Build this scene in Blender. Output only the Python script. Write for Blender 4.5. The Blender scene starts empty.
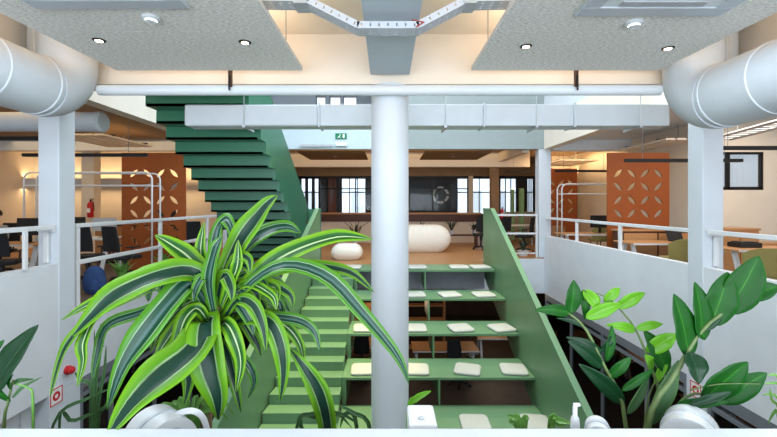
import bpy, bmesh, math, random
from mathutils import Vector, Matrix
random.seed(7)
PI = math.pi
S = bpy.context.scene
C = S.collection
F = 400.0; CX = 387.0; CY = 204.0; EYE = 1.5
def P(px, py, Y):            # a point at real distance Y along a sight line
    return Vector(((px-CX)*Y/F, Y, EYE+(CY-py)*Y/F))

# ---------------------------------------------------------------- materials
def lin(c):
    return tuple((v/12.92 if v <= .04045 else ((v+.055)/1.055)**2.4) for v in [k/255 for k in c])
def mat(name, rgb, rough=.5, metal=0.0, var=.06, scale=8, bump=0.0, bscale=60, emit=None, es=0, spec=.5, stretch=None, rgb2=None, detail=4, lo=.3, hi=.7, sub=0):
    m = bpy.data.materials.new(name); m.use_nodes = True
    nt = m.node_tree; N = nt.nodes; L = nt.links
    b = N['Principled BSDF']
    c = lin(rgb)
    b.inputs['Roughness'].default_value = rough; b.inputs['Metallic'].default_value = metal
    b.inputs['Specular IOR Level'].default_value = spec
    tc = N.new('ShaderNodeTexCoord'); mp = N.new('ShaderNodeMapping')
    L.new(tc.outputs['Object'], mp.inputs['Vector'])
    if stretch: mp.inputs['Scale'].default_value = stretch
    nz = N.new('ShaderNodeTexNoise'); nz.inputs['Scale'].default_value = scale; nz.inputs['Detail'].default_value = detail
    L.new(mp.outputs[0], nz.inputs['Vector'])
    rp = N.new('ShaderNodeValToRGB')
    c2 = lin(rgb2) if rgb2 else tuple(min(1, v*(1+var)) for v in c)
    c1 = c if rgb2 else tuple(v*(1-var) for v in c)
    rp.color_ramp.elements[0].color = (*c1, 1); rp.color_ramp.elements[1].color = (*c2, 1)
    rp.color_ramp.elements[0].position = lo; rp.color_ramp.elements[1].position = hi
    L.new(nz.outputs['Fac'], rp.inputs['Fac']); L.new(rp.outputs[0], b.inputs['Base Color'])
    if bump:
        n2 = N.new('ShaderNodeTexNoise'); n2.inputs['Scale'].default_value = bscale; n2.inputs['Detail'].default_value = 3
        L.new(mp.outputs[0], n2.inputs['Vector'])
        bp = N.new('ShaderNodeBump'); bp.inputs['Strength'].default_value = bump; bp.inputs['Distance'].default_value = .01
        L.new(n2.outputs['Fac'], bp.inputs['Height']); L.new(bp.outputs[0], b.inputs['Normal'])
    if emit:
        b.inputs['Emission Color'].default_value = (*lin(emit), 1); b.inputs['Emission Strength'].default_value = es
    return m
def leafmat(name, stops, rough=.35, trans=.25):
    m = bpy.data.materials.new(name); m.use_nodes = True
    nt = m.node_tree; N = nt.nodes; L = nt.links; b = N['Principled BSDF']
    uv = N.new('ShaderNodeUVMap'); sp = N.new('ShaderNodeSeparateXYZ'); L.new(uv.outputs[0], sp.inputs[0])
    nz = N.new('ShaderNodeTexNoise'); nz.inputs['Scale'].default_value = 5
    mp = N.new('ShaderNodeMapping'); mp.inputs['Scale'].default_value = (1, 9, 1); L.new(uv.outputs[0], mp.inputs[0]); L.new(mp.outputs[0], nz.inputs['Vector'])
    ma = N.new('ShaderNodeMath'); ma.operation = 'MULTIPLY_ADD'; ma.inputs[1].default_value = .09; L.new(nz.outputs['Fac'], ma.inputs[0]); L.new(sp.outputs['Y'], ma.inputs[2])
    sb = N.new('ShaderNodeMath'); sb.operation = 'SUBTRACT'; sb.inputs[1].default_value = .545; L.new(ma.outputs[0], sb.inputs[0])
    ab = N.new('ShaderNodeMath'); ab.operation = 'ABSOLUTE'; L.new(sb.outputs[0], ab.inputs[0])
    m2 = N.new('ShaderNodeMath'); m2.operation = 'MULTIPLY'; m2.inputs[1].default_value = 2; L.new(ab.outputs[0], m2.inputs[0])
    rp = N.new('ShaderNodeValToRGB'); e = rp.color_ramp.elements
    while len(e) < len(stops): e.new(.5)
    for k, (p, c) in enumerate(stops): e[k].position = p; e[k].color = (*lin(c), 1)
    L.new(m2.outputs[0], rp.inputs[0]); L.new(rp.outputs[0], b.inputs['Base Color'])
    b.inputs['Roughness'].default_value = rough
    b.inputs['Specular IOR Level'].default_value = .3; tr = N.new('ShaderNodeBsdfTranslucent'); mx = N.new('ShaderNodeMixShader'); mx.inputs[0].default_value = trans
    L.new(rp.outputs[0], tr.inputs[0]); L.new(b.outputs[0], mx.inputs[1]); L.new(tr.outputs[0], mx.inputs[2])
    L.new(mx.outputs[0], N['Material Output'].inputs[0])
    return m
def glassmat(name, tint, refl=.12):
    m = bpy.data.materials.new(name); m.use_nodes = True
    nt = m.node_tree; N = nt.nodes; L = nt.links
    t = N.new('ShaderNodeBsdfTransparent'); t.inputs[0].default_value = (*tint, 1)
    g = N.new('ShaderNodeBsdfGlossy'); g.inputs['Roughness'].default_value = .03
    mx = N.new('ShaderNodeMixShader'); mx.inputs[0].default_value = refl
    L.new(t.outputs[0], mx.inputs[1]); L.new(g.outputs[0], mx.inputs[2]); L.new(mx.outputs[0], N['Material Output'].inputs[0])
    return m
M = {}
M['white'] = mat('white_paint', (222, 226, 230), .55, var=.03, scale=3)
M['col'] = mat('white_column_paint', (212, 218, 224), .45, var=.02, scale=3, bump=.05)
M['rail'] = mat('white_rail_paint', (225, 227, 228), .4, var=.02)
M['ledge'] = mat('gloss_white_ledge', (192, 198, 206), .35, var=.015, scale=4)
M['duct'] = mat('white_duct', (204, 210, 216), .5, var=.03, scale=5, bump=.08, bscale=12)
M['cream'] = mat('cream_wall', (226, 214, 196), .7, var=.03, scale=3)
M['ceil'] = mat('cream_ceiling', (236, 224, 208), .7, var=.03, scale=2)
M['tan'] = mat('tan_ceiling', (150, 122, 92), .7, var=.08, scale=4)
M['beamgrey'] = mat('pale_blue_beam', (196, 206, 214), .6, var=.02)
M['fascia'] = mat('grey_green_fascia', (146, 156, 154), .6, var=.03)
M['upstand'] = mat('pale_blue_upstand', (190, 206, 212), .6, var=.02)
M['panel'] = mat('wood_wool_panel', (204, 200, 194), .95, scale=60, bump=.35, bscale=80, rgb2=(255, 252, 248), stretch=(.45, 1.4, 1), lo=.36, hi=.64)
M['panelb'] = mat('brown_acoustic_panel', (120, 88, 52), .9, var=.2, scale=90, bump=.3)
M['green'] = mat('green_steel', (100, 138, 102), .42, var=.05, scale=2, stretch=(1, 1, .6))
M['green_d'] = mat('deep_green_steel', (46, 112, 84), .36, var=.04, scale=2)
M['orange'] = mat('orange_brown_screen', (148, 72, 12), .6, var=.06, scale=5)
M['wood'] = mat('oak_floor', (170, 122, 78), .45, var=.2, scale=6, stretch=(.4, 6, 1), detail=6)
M['woodtop'] = mat('oak_top', (190, 138, 90), .45, var=.12, scale=5, stretch=(1, 8, 8))
M['woodd'] = mat('dark_wood', (84, 46, 26), .5, var=.2, scale=5, stretch=(1, 8, 8))
M['floor_o'] = mat('office_floor', (96, 80, 68), .6, var=.15, scale=3)
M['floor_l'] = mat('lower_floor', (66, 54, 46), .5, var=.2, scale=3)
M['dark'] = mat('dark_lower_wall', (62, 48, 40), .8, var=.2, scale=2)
M['black'] = mat('black_plastic', (22, 23, 25), .5, var=.1)
M['blackm'] = mat('black_metal', (26, 24, 24), .4, metal=.3)
M['mesh'] = mat('black_mesh_fabric', (30, 31, 34), .9, var=.2, scale=80)
M['khaki'] = mat('khaki_fabric', (142, 130, 74), .85, var=.1, scale=60, bump=.2)
M['grey'] = mat('grey_frame', (116, 122, 128), .5, var=.05)
M['greyd'] = mat('dark_grey_panel', (84, 86, 90), .6, var=.08)
M['greyp'] = mat('lilac_grey_panel', (150, 152, 164), .7, var=.04)
M['lightgrey'] = mat('light_grey_plastic', (176, 180, 184), .5)
M['silver'] = mat('silver_metal', (200, 206, 210), .35, metal=.7)
M['cushion'] = mat('pale_cushion_felt', (186, 188, 180), .9, var=.06, scale=40, bump=.25)
M['bean'] = mat('white_soft_fabric', (232, 222, 208), .9, var=.04, scale=20, bump=.2, bscale=15)
M['curtain'] = mat('cream_curtain', (222, 204, 176), .85, var=.05, scale=8)
M['red'] = mat('red_paint', (196, 28, 34), .35, var=.05)
M['signred'] = mat('sign_red', (204, 34, 40), .5, var=.02)
M['signwhite'] = mat('sign_white', (240, 240, 238), .5, var=.01)
M['exitgreen'] = mat('exit_green', (10, 122, 78), .5, var=.02, emit=(10, 122, 78), es=.02)
M['exitwhite'] = mat('exit_white', (230, 245, 236), .5, emit=(230, 245, 236), es=.1)
M['lamp'] = mat('lamp_glow', (255, 240, 215), .5, emit=(255, 232, 196), es=9)
M['strip'] = mat('warm_strip_glow', (255, 222, 170), .5, emit=(255, 214, 150), es=3)
M['soil'] = mat('potting_soil', (52, 38, 28), .95, var=.3, scale=60, bump=.8)
M['stem'] = mat('green_stem', (84, 104, 56), .5, var=.2, scale=30)
M['stemb'] = mat('brown_cane', (116, 96, 64), .8, var=.3, scale=40, bump=.4)
M['dpl'] = mat('dark_leaf', (26, 46, 24), .5, var=.3, scale=20)
M['grass'] = mat('grassy_leaf', (98, 150, 62), .45, var=.25, scale=20)
M['blue'] = mat('blue_fabric', (40, 70, 120), .8, var=.2, scale=20)
M['skin'] = mat('skin', (206, 150, 122), .5, var=.04)
M['hair'] = mat('dark_brown_hair', (40, 26, 18), .6, var=.3, scale=40)
M['shirt'] = mat('grey_shirt', (150, 156, 160), .85, var=.08, scale=30)
M['jeans'] = mat('navy_trousers', (40, 48, 66), .85, var=.1, scale=30)
M['cabler'] = mat('red_cable', (170, 60, 40), .5)
M['plastic'] = mat('white_tube_plastic', (212, 215, 218), .3, var=.02)
M['mint'] = mat('mint_curtain', (176, 226, 168), .8, var=.08)
M['brick'] = mat('pink_brick', (176, 116, 100), .8, var=.12, scale=20)
mm = mat('white_blind', (240, 243, 246), .7, var=.02); _n = mm.node_tree; _t = _n.nodes.new('ShaderNodeBsdfTranslucent'); _x = _n.nodes.new('ShaderNodeMixShader'); _x.inputs[0].default_value = .75
_n.links.new(_n.nodes['Principled BSDF'].outputs[0], _x.inputs[1]); _n.links.new(_t.outputs[0], _x.inputs[2]); _t.inputs[0].default_value = (.95, .96, .97, 1); _n.links.new(_x.outputs[0], _n.nodes['Material Output'].inputs[0]); M['blind'] = mm
M['clearglass'] = glassmat('clear_glass', (.92, .94, .96), .035)
M['farglass'] = glassmat('far_clear_glass', (.95, .97, .98), .012)
M['darkglass'] = glassmat('dark_glass', (.42, .43, .45), .10)
M['facade'] = mat('pale_facade', (226, 230, 234), .7, var=.04)
DR = [(0, (20, 58, 46)), (.38, (18, 56, 34)), (.44, (150, 178, 128)), (.50, (76, 134, 24)), (1, (112, 168, 26))]
DR2 = [(0, (196, 212, 168)), (.06, (176, 200, 140)), (.11, (28, 82, 38)), (.5, (40, 98, 30)), (.60, (96, 150, 26)), (1, (130, 182, 34))]
DR3 = [(0, (84, 112, 108)), (.2, (28, 70, 50)), (.48, (24, 66, 42)), (.54, (150, 178, 144)), (.60, (62, 118, 38)), (1, (84, 146, 36))]
M['dr1'] = leafmat('variegated_leaf_dark_centre', DR, trans=.35)
M['dr2'] = leafmat('variegated_leaf_white_rib', DR2, trans=.35)
M['dr3'] = leafmat('variegated_leaf_bluish', DR3, .25, trans=.25)
M['zz'] = leafmat('glossy_green_leaf', [(0, (64, 132, 36)), (.05, (12, 86, 8)), (.8, (6, 72, 6)), (1, (14, 92, 12))], .5, .25)
M['zzd'] = leafmat('glossy_dark_leaf', [(0, (34, 82, 46)), (.06, (4, 44, 18)), (1, (6, 52, 22))], .38, .12)
M['zzl'] = leafmat('young_lime_leaf', [(0, (160, 200, 80)), (.06, (100, 168, 34)), (1, (116, 182, 44))], .3, .4)
M['snake'] = leafmat('grey_green_leaf', [(0, (58, 94, 56)), (.6, (48, 84, 46)), (1, (84, 120, 68))], .5, .15)

# ---------------------------------------------------------------- mesh helpers
class MB:
    def __init__(s): s.v = []; s.f = []; s.uv = None
    def add(s, vs, fs):
        o = len(s.v); s.v += [Vector(v) for v in vs]; s.f += [tuple(i+o for i in f) for f in fs]; return s
    def box(s, x0, x1, y0, y1, z0, z1, m=None):
        vs = [Vector((x, y, z)) for x in (x0, x1) for y in (y0, y1) for z in (z0, z1)]
        if m: vs = [m @ v for v in vs]
        return s.add(vs, [(0,1,3,2),(4,6,7,5),(0,4,5,1),(2,3,7,6),(0,2,6,4),(1,5,7,3)])
    def prism(s, poly, axis, a, b):   # polygon in the two other axes, extruded along axis
        n = len(poly)
        def mk(p, t):
            if axis == 'x': return (t, p[0], p[1])
            if axis == 'y': return (p[0], t, p[1])
            return (p[0], p[1], t)
        vs = [mk(p, a) for p in poly]+[mk(p, b) for p in poly]
        return s.add(vs, [tuple(range(n))[::-1], tuple(range(n, 2*n))]+[(i, (i+1) % n, n+(i+1) % n, n+i) for i in range(n)])
    def tube(s, pts, r, n=10, caps=True):
        pts = [Vector(p) for p in pts]; k = len(pts)
        rs = r if isinstance(r, (list, tuple)) else [r]*k
        o = len(s.v); prev = None
        for i, p in enumerate(pts):
            t = (pts[min(i+1, k-1)]-pts[max(i-1, 0)]).normalized()
            if prev is None:
                a = Vector((0, 0, 1)) if abs(t.z) < .9 else Vector((1, 0, 0))
                u = t.cross(a).normalized()
            else: u = (prev-t*prev.dot(t)).normalized()
            w = t.cross(u); prev = u
            for j in range(n):
                q = 2*PI*j/n; s.v.append(p+(u*math.cos(q)+w*math.sin(q))*rs[i])
        for i in range(k-1):
            for j in range(n):
                a = o+i*n+j; b = o+i*n+(j+1) % n
                s.f.append((a, b, b+n, a+n))
        if caps:
            s.f.append(tuple(o+j for j in range(n))[::-1]); s.f.append(tuple(o+(k-1)*n+j for j in range(n)))
        return s
    def lathe(s, prof, c=(0, 0, 0), n=20, axis='z'):
        o = len(s.v); c = Vector(c)
        for r, h in prof:
            for j in range(n):
                q = 2*PI*j/n; x, y = r*math.cos(q), r*math.sin(q)
                s.v.append(c+(Vector((x, y, h)) if axis == 'z' else Vector((x, h, y)) if axis == 'y' else Vector((h, x, y))))
        for i in range(len(prof)-1):
            for j in range(n):
                a = o+i*n+j; b = o+i*n+(j+1) % n
                s.f.append((a, b, b+n, a+n))
        s.f.append(tuple(o+j for j in range(n))[::-1]); s.f.append(tuple(o+(len(prof)-1)*n+j for j in range(n)))
        return s
    def build(s, name, m, parent=None, bevel=0, smooth=False, sub=0, loc=None):
        me = bpy.data.meshes.new(name); me.from_pydata([tuple(v) for v in s.v], [], s.f)
        bm = bmesh.new(); bm.from_mesh(me); bmesh.ops.recalc_face_normals(bm, faces=bm.faces); bm.to_mesh(me); bm.free()
        me.materials.append(m)
        o = bpy.data.objects.new(name, me); C.objects.link(o)
        if smooth:
            for p in me.polygons: p.use_smooth = True
            if smooth == 'auto':
                md = o.modifiers.new('e', 'EDGE_SPLIT'); md.split_angle = math.radians(40)
        if bevel:
            b = o.modifiers.new('b', 'BEVEL'); b.width = bevel; b.segments = 2; b.limit_method = 'ANGLE'
        if sub:
            d = o.modifiers.new('s', 'SUBSURF'); d.levels = sub; d.render_levels = sub
            for p in me.polygons: p.use_smooth = True
        if parent: o.parent = parent
        if loc: o.location = loc
        return o
def tag(o, label=None, cat=None, group=None, kind=None):
    if label: o['label'] = label
    if cat: o['category'] = cat
    if group: o['group'] = group
    if kind: o['kind'] = kind
    return o
def empty(name, label, cat, loc=(0, 0, 0), rz=0, group=None):
    o = bpy.data.objects.new(name, None); C.objects.link(o); o.location = loc; o.rotation_euler = (0, 0, rz)
    o.empty_display_size = .1
    return tag(o, label, cat, group)
def copy_tree(o, parent=None):
    c = o.copy(); C.objects.link(c)
    if parent: c.parent = parent
    for ch in list(o.children): copy_tree(ch, c)
    return c
def inst(proto, used, loc, rz, label, group=None):
    o = proto if not used[0] else copy_tree(proto)
    used[0] = True
    o.location = loc; o.rotation_euler = (0, 0, rz); o['label'] = label
    if group: o['group'] = group
    return o
def st(name, mb, m, bevel=0, smooth=False):
    o = mb.build(name, m, None, bevel, smooth); o['kind'] = 'structure'; return o
def B(*a): return MB().box(*a)
def arc(c, r, a0, a1, n, plane='xz', y=0):
    return [(c[0]+r*math.cos(a0+(a1-a0)*i/n), y, c[1]+r*math.sin(a0+(a1-a0)*i/n)) for i in range(n+1)]
def plate(outer, holes, th):    # flat plate with real holes, in XY, thickness along Z; returns mesh data
    cu = bpy.data.curves.new('t', 'CURVE'); cu.dimensions = '2D'; cu.fill_mode = 'BOTH'; cu.extrude = th/2
    for poly in [outer]+holes:
        sp = cu.splines.new('POLY'); sp.points.add(len(poly)-1)
        for i, (x, y) in enumerate(poly): sp.points[i].co = (x, y, 0, 1)
        sp.use_cyclic_u = True
    o = bpy.data.objects.new('t', cu); C.objects.link(o)
    dg = bpy.context.evaluated_depsgraph_get(); me = bpy.data.meshes.new_from_object(o.evaluated_get(dg))
    bpy.data.objects.remove(o); bpy.data.curves.remove(cu)
    return me
def from_me(name, me, m, mtx, parent=None):
    me.transform(mtx); me.materials.clear(); me.materials.append(m)
    o = bpy.data.objects.new(name, me); C.objects.link(o)
    if parent: o.parent = parent
    return o

# ---------------------------------------------------------------- camera and view
cam = bpy.data.cameras.new('camera'); co = bpy.data.objects.new('camera', cam); C.objects.link(co)
co.location = (0, 0, EYE); co.rotation_euler = (PI/2, 0, 0)
cam.sensor_width = 36; cam.lens = 36*F/777; cam.shift_x = (388.5-CX)/777; cam.shift_y = (CY-218.5)/777
cam.clip_start = .02; cam.clip_end = 200
S.camera = co
S.view_settings.view_transform = 'Standard'; S.view_settings.look = 'None'; S.view_settings.gamma = 1
S.view_settings.exposure = 0.35; S.view_settings.use_curve_mapping = False

# ================================================================ SETTING
XP = 4.4          # plane of the side parapets
YF = 11.2         # far edge of the atrium
# floors
st('floor', B(-12, 12, -3, .89, -.3, 0), M['floor_o'])
st('floor', B(-12, -XP-.12, 1, YF, -.03, 0), M['floor_o'])
st('wall_left', B(-XP-.12, -XP, 5.35, YF, -.03, .0), M['white'])
st('wall_left', B(-XP-.12, -XP, 1, 5.35, -.03, .0), M['white'])
st('floor', B(XP+.12, 12, 1, YF, -.03, 0), M['floor_o'])
st('wall_left', B(-12, -XP, 1, YF, -1.0, -.03), M['white'])
st('wall_right', B(XP, 12, 1, YF, -1.0, -.03), M['white'])
st('wall_left', B(-XP-.12, -XP, 1, 5.35, 0, .70), M['white'])
st('wall_right', B(XP, XP+.12, 1, YF, -.03, .62), M['white'])
st('wall_far', B(-12, 12, YF, 22, -1.0, -.03), M['white'])
st('floor', B(-12, 12, YF, 22, -.03, 0), M['wood'])
st('floor', B(-2.0, 2.44, 9.93, YF, -.03, 0), M['wood'])
st('floor', B(2.44, 2.6, 10.26, YF, -.03, 0), M['wood'])
st('wall_far', B(2.42, 2.6, 10.26, YF-.01, -.6, -.031), M['white'])
st('floor', B(-XP, -2.0, 10.7, YF, -.03, 0), M['wood'])
st('wall_far', B(-XP, 2.44, 10.7, YF, -.6, -.03), M['greyp'])
st('wall_far', B(-1.98, 2.42, 9.93, 10.69, -.6, -.03), M['greyp'])
# lower storey
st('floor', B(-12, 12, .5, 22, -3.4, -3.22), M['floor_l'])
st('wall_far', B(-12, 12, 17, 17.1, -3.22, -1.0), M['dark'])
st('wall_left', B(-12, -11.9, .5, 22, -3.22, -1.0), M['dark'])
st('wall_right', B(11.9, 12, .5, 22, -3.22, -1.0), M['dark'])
st('wall_front', B(-12, 12, .5, .6, -3.22, -.3), M['white'])
# white corrugated wall lower left, and column feet carrying the small red signs
cw = MB().box(-4.75, -4.6, .7, 5.18, -3.22, -1.0)
for k in range(22): cw.box(-4.6, -4.575, .8+k*.2, .9+k*.2, -3.2, -1.02)
st('wall_left', cw, M['white'])
st('wall_left', B(-4.8, -XP+.012, 5.19, 5.72, -3.22, -1.0), M['col'])
st('wall_right', B(XP-.012, 4.8, 5.5, 5.86, -3.22, -1.0), M['col'])
# glazed fronts of the lower storey
def glazing(side, ys, n):
    x0, x1 = (XP+.0, XP+.08) if side > 0 else (-XP-.08, -XP)
    f = MB()
    f.box(x0, x1, ys[0], ys[-1], -1.16, -1.0); f.box(x0, x1, ys[0], ys[-1], -3.22, -3.12); f.box(x0+.01, x1-.01, ys[0], ys[-1], -1.30, -1.24)
    for y in ys: f.box(x0-.002, x1+.002, y-.03, y+.03, -3.22, -1.0)
    o = st('window_%d' % n, f, M['grey'])
    for a, b in zip(ys, ys[1:]):
        g = B(x0+.035, x1-.035, a, b, -3.12, -1.24).build('pane', M['darkglass'], o)
    return o
glazing(1, [5.9, 6.8, 8.2, 9.6, 11.1], 1)
glazing(1, [2.6, 3.6, 4.6, 5.46], 2)
glazing(-1, [5.76, 6.4, 7.6, 9.0, 10.4, 11.1], 3)
# grey ribbed blind behind the lower left glazing
bl = MB()
for k in range(16): bl.box(-4.62, -4.6, 5.8+k*.05, 5.835+k*.05, -3.1, -1.3)
tag(bl.build('window_blind', M['lightgrey']), 'grey vertical slatted blind behind lower left glass beside white pillar', 'blind')

# columns
def roundcol():
    m = MB().lathe([(.255, -3.22), (.255, 3.09)], (.04, 5.47, 0), 48)
    o = m.build('column', M['col'], None, smooth='auto'); o['kind'] = 'structure'; o.name = 'trim_1'
roundcol()
st('trim_2', B(-4.67, -XP+.012, 5.35, 5.63, -1.0, 3.04), M['col'], bevel=.012)
st('trim_3', B(XP-.012, 4.68, 5.56, 5.84, -1.0, 3.04), M['col'], bevel=.012)
st('trim_4', B(4.26, 4.6, YF+.01, YF+.3, 0, 3.04), M['col'], bevel=.01)
st('trim_5', B(-4.6, -4.26, YF+.01, YF+.3, 0, 3.04), M['col'], bevel=.01)
# ceilings and beams
st('ceiling', B(-XP, XP, -3, 5.3, 3.75, 3.85), M['ceil'])
st('trim_6', B(-XP-.25, -XP, -3, YF, 3.04, 3.85), M['ceil'])
st('trim_7', B(XP, XP+.25, -3, YF, 3.04, 3.85), M['ceil'])
st('trim_8', B(-XP, XP, 5.3, 5.62, 3.09, 3.85), M['ceil'])
st('trim_9', MB().lathe([(.067, -3.69), (.067, 3.50)], (0, 5.13, 2.96), 28, 'x'), M['white'], smooth='auto')
st('trim_10', B(-.215, .295, -3, 5.2, 3.18, 3.75), M['beamgrey'], bevel=.008)
st('ceiling', B(-12, -XP-.25, -3, YF, 3.3, 3.4), M['tan'])
st('ceiling', B(XP+.25, 6.95, -3, YF, 3.3, 3.4), M['white'])
st('ceiling', B(6.95, 12, -3, 8.75, 3.3, 3.4), M['white'])
st('wall_right', B(6.85, 6.95, 8.76, 15.0, -.03, 3.3), M['cream'])
st('ceiling', B(-12, 12, YF+.2, 22, 3.3, 3.4), M['tan'])
# fascia of the upper storey at the far side of the atrium
st('wall_far', B(-XP, -.4, YF, YF+.2, 3.04, 4.25), M['upstand'])
st('wall_far', B(-.4, XP, YF, YF+.2, 3.04, 6.8), M['fascia'])
st('trim_11', B(-12, -XP-.25, YF, YF+.25, 3.0, 3.3), M['white'])
st('trim_12', B(XP+.25, 6.84, YF, YF+.25, 3.0, 3.3), M['white'])
st('wall_left', B(-XP-.25, -XP, 5.3, 20, 3.85, 6.8), M['white'])
st('wall_right', B(XP, XP+.25, 5.3, 20, 3.85, 6.8), M['white'])
st('wall_front', B(-XP, XP, 5.4, 5.6, 3.85, 6.8), M['white'])
st('ceiling', B(-XP-.25, XP+.25, 9.7, 20, 6.8, 6.9), M['white'])  # unseen roof, edge brought forward to shade the fascia from the sky
# upper far wall with openings
uw = MB(); xs = [-XP, -3.3, -2.9, -2.6, -2.2, -1.85, -1.7, -1.1, XP]
uy = 15.0
def pxX(px, Y): return (px-CX)*Y/F
opens = [(262, 268), (316, 326), (329.5, 341), (343, 357)]
last = -XP
for a, b in opens:
    uw.box(last, pxX(a, uy), uy, uy+.15, 3.4, 6.8); last = pxX(b, uy)
uw.box(last, XP, uy, uy+.15, 3.4, 6.8)
for a, b in opens: uw.box(pxX(a, uy), pxX(b, uy), uy, uy+.15, 3.4, 4.4)
st('wall_far', uw, M['beamgrey'])
for k, (a, b) in enumerate(opens):
    f = MB(); x0, x1 = pxX(a, uy), pxX(b, uy)
    for q in (x0, x1-.03): f.box(q, q+.03, uy+.02, uy+.1, 4.4, 6.8)
    f.box(x0, x1, uy+.02, uy+.1, 5.55, 5.6)
    w = st('window_%d' % (10+k), f, M['grey'])
    B(x0, x1, uy+.055, uy+.065, 4.4, 6.8).build('pane', M['clearglass'], w)

# outer walls of the upper floor
st('wall_left', B(-12.1, -12, -3, 22, -.03, 3.3), M['cream'])
st('wall_right', B(12, 12.1, -3, 8.7, -.03, 3.3), M['cream'])
st('wall_right', B(12, 12.1, YF+.3, 22, -.03, 3.3), M['cream'])
st('wall_right', B(6.95, 12, YF+.3, YF+.4, -.03, 3.3), M['white'])
YL = 13.6         # far wall of the left office
st('wall_left', B(-12, -5.6, YL, YL+.15, 0, 3.3), M['cream'])
st('wall_right', B(5.75, 6.95, 15.0, 15.15, 0, 3.3), M['cream'])
# right office: near wall with dark-framed window
wl = MB(); Yw = 8.6; a0, a1, z0, z1 = pxX(716, Yw), pxX(764, Yw), EYE+(204-190)*Yw/F, 2.62
wl.box(a0-.25, a0, Yw, Yw+.15, 0, 3.3).box(a1, 12, Yw, Yw+.15, 0, 3.3).box(a0, a1, Yw, Yw+.15, 0, z0).box(a0, a1, Yw, Yw+.15, z1, 3.3)
st('wall_right', wl, M['cream'])
fr = MB().box(a0, a1, Yw+.02, Yw+.08, z0, z0+.07).box(a0, a1, Yw+.02, Yw+.08, z1-.05, z1).box(a1-.05, a1, Yw+.02, Yw+.08, z0, z1).box(a0, a0+.05, Yw+.02, Yw+.08, z0, z1).box(a0+.25, a0+.32, Yw+.02, Yw+.08, z0, z1)
w4 = st('window_4', fr, M['blackm'])
B(a0, a1, Yw+.045, Yw+.055, z0, z1).build('pane', M['clearglass'], w4)
bl = MB()
for k in range(9):
    x = a0+.06+k*.118; bl.add([(x, Yw+.22, z0), (x+.1, Yw+.17, z0), (x+.1, Yw+.17, z1), (x, Yw+.22, z1), (x, Yw+.23, z0), (x+.1, Yw+.18, z0), (x+.1, Yw+.18, z1), (x, Yw+.23, z1)], [(0,1,2,3),(4,7,6,5),(0,3,7,4),(1,5,6,2),(0,4,5,1),(3,2,6,7)])
tag(bl.build('window_blind', M['blind']), 'white vertical blind slats behind the dark framed office window at right', 'blind')

# far glazed partition with black frame
Yg = 18.0
g0, g1 = pxX(319, Yg), pxX(468, Yg)
fm = MB(); zt = EYE+(204-176)*Yg/F
fm.box(g0, g1, Yg, Yg+.06, zt-.08, zt).box(g0, g1, Yg, Yg+.06, 0, .1).box(g0, g1, Yg, Yg+.05, 2.16, 2.21)
ms = [319, 337.5, 355, 373, 391, 409, 432, 450, 467.3]
for p in ms: fm.box(pxX(p, Yg), pxX(p, Yg)+.06, Yg-.005, Yg+.065, 0, zt)
w5 = st('window_5', fm, M['blackm'])
for a, b in zip(ms, ms[1:]): B(pxX(a, Yg)+.06, pxX(b, Yg), Yg+.02, Yg+.03, .1, zt-.08).build('pane', M['farglass'], w5)
st('wall_far', B(-12, 12, Yg-.05, Yg+.1, zt, 3.3), M['tan'])
st('wall_far', B(g1+.02, pxX(473, Yg), Yg-.04, Yg+.1, 0, zt), M['cream'])
st('wall_far', B(pxX(490, Yg), pxX(492.5, Yg), Yg-.04, Yg+.1, 0, zt), M['cream'])
st('trim_13', B(pxX(491.5, 15), pxX(499, 15), 15, 15.3, 0, 3.3), M['tan'])
st('wall_far', B(pxX(505, Yg), 12, Yg, Yg+.1, 0, 1.15), M['cream'])
st('wall_far', B(-12, pxX(297, Yg), Yg, Yg+.1, 0, zt), M['cream'])
# outermost back wall with windows to the street
Yb = 21.5
def gap_wall(name, Y, x0, x1, gaps, zb, zt_, m):
    w = MB(); last = x0
    for a, b in gaps:
        w.box(last, a, Y, Y+.2, 0, 3.3); w.box(a, b, Y, Y+.2, 0, zb); w.box(a, b, Y, Y+.2, zt_, 3.3); last = b
    w.box(last, x1, Y, Y+.2, 0, 3.3)
    return st(name, w, m)
gaps = [(pxX(a, Yb), pxX(b, Yb)) for a, b in ((285, 319), (341, 366), (457, 491), (500, 517), (527, 534))]
gap_wall('wall_far', Yb, -12, 12, gaps, .9, 2.86, M['greyd'])
for k, (a, b) in enumerate(gaps):
    f = MB(); n = 5 if k == 0 else 3
    for i in range(n+1):
        x = a+(b-a-.05)*i/n; f.box(x, x+(.17 if k == 0 else .05), Yb+.05, Yb+.1, .9, 2.86)
    f.box(a, b, Yb+.05, Yb+.1, 2.1, 2.16); f.box(a, b, Yb+.05, Yb+.1, .9, .98)
    w = st('window_%d' % (20+k), f, M['grey'])
    B(a, b, Yb+.07, Yb+.08, .95, 2.86).build('pane', M['clearglass'], w)
st('wall_far', B(pxX(328, 20.8), pxX(336, 20.8), 20.8, 20.95, 0, 3.1), M['brick'])
st('wall_far', B(pxX(409, 19.5), pxX(457, 19.5), 19.5, 19.6, 0, 3.2), M['black'])
# house across the street, seen through the far windows
hs = MB().box(-16, 16, 34, 34.3, -3, 5)
tag_house = empty('building', 'pale building across the street seen through the far windows', 'building')
hs.build('facade', M['facade'], tag_house)
for k in range(14):
    if abs(k-7) < 9: B(-13+k*2, -12+k*2, 33.9, 34.02, .9, 2.6).build('window', M['lightgrey'], tag_house)
# street-side ground
st('floor', B(-30, 30, 22, 40, -3.4, -3.2), M['floor_o'])

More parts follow.
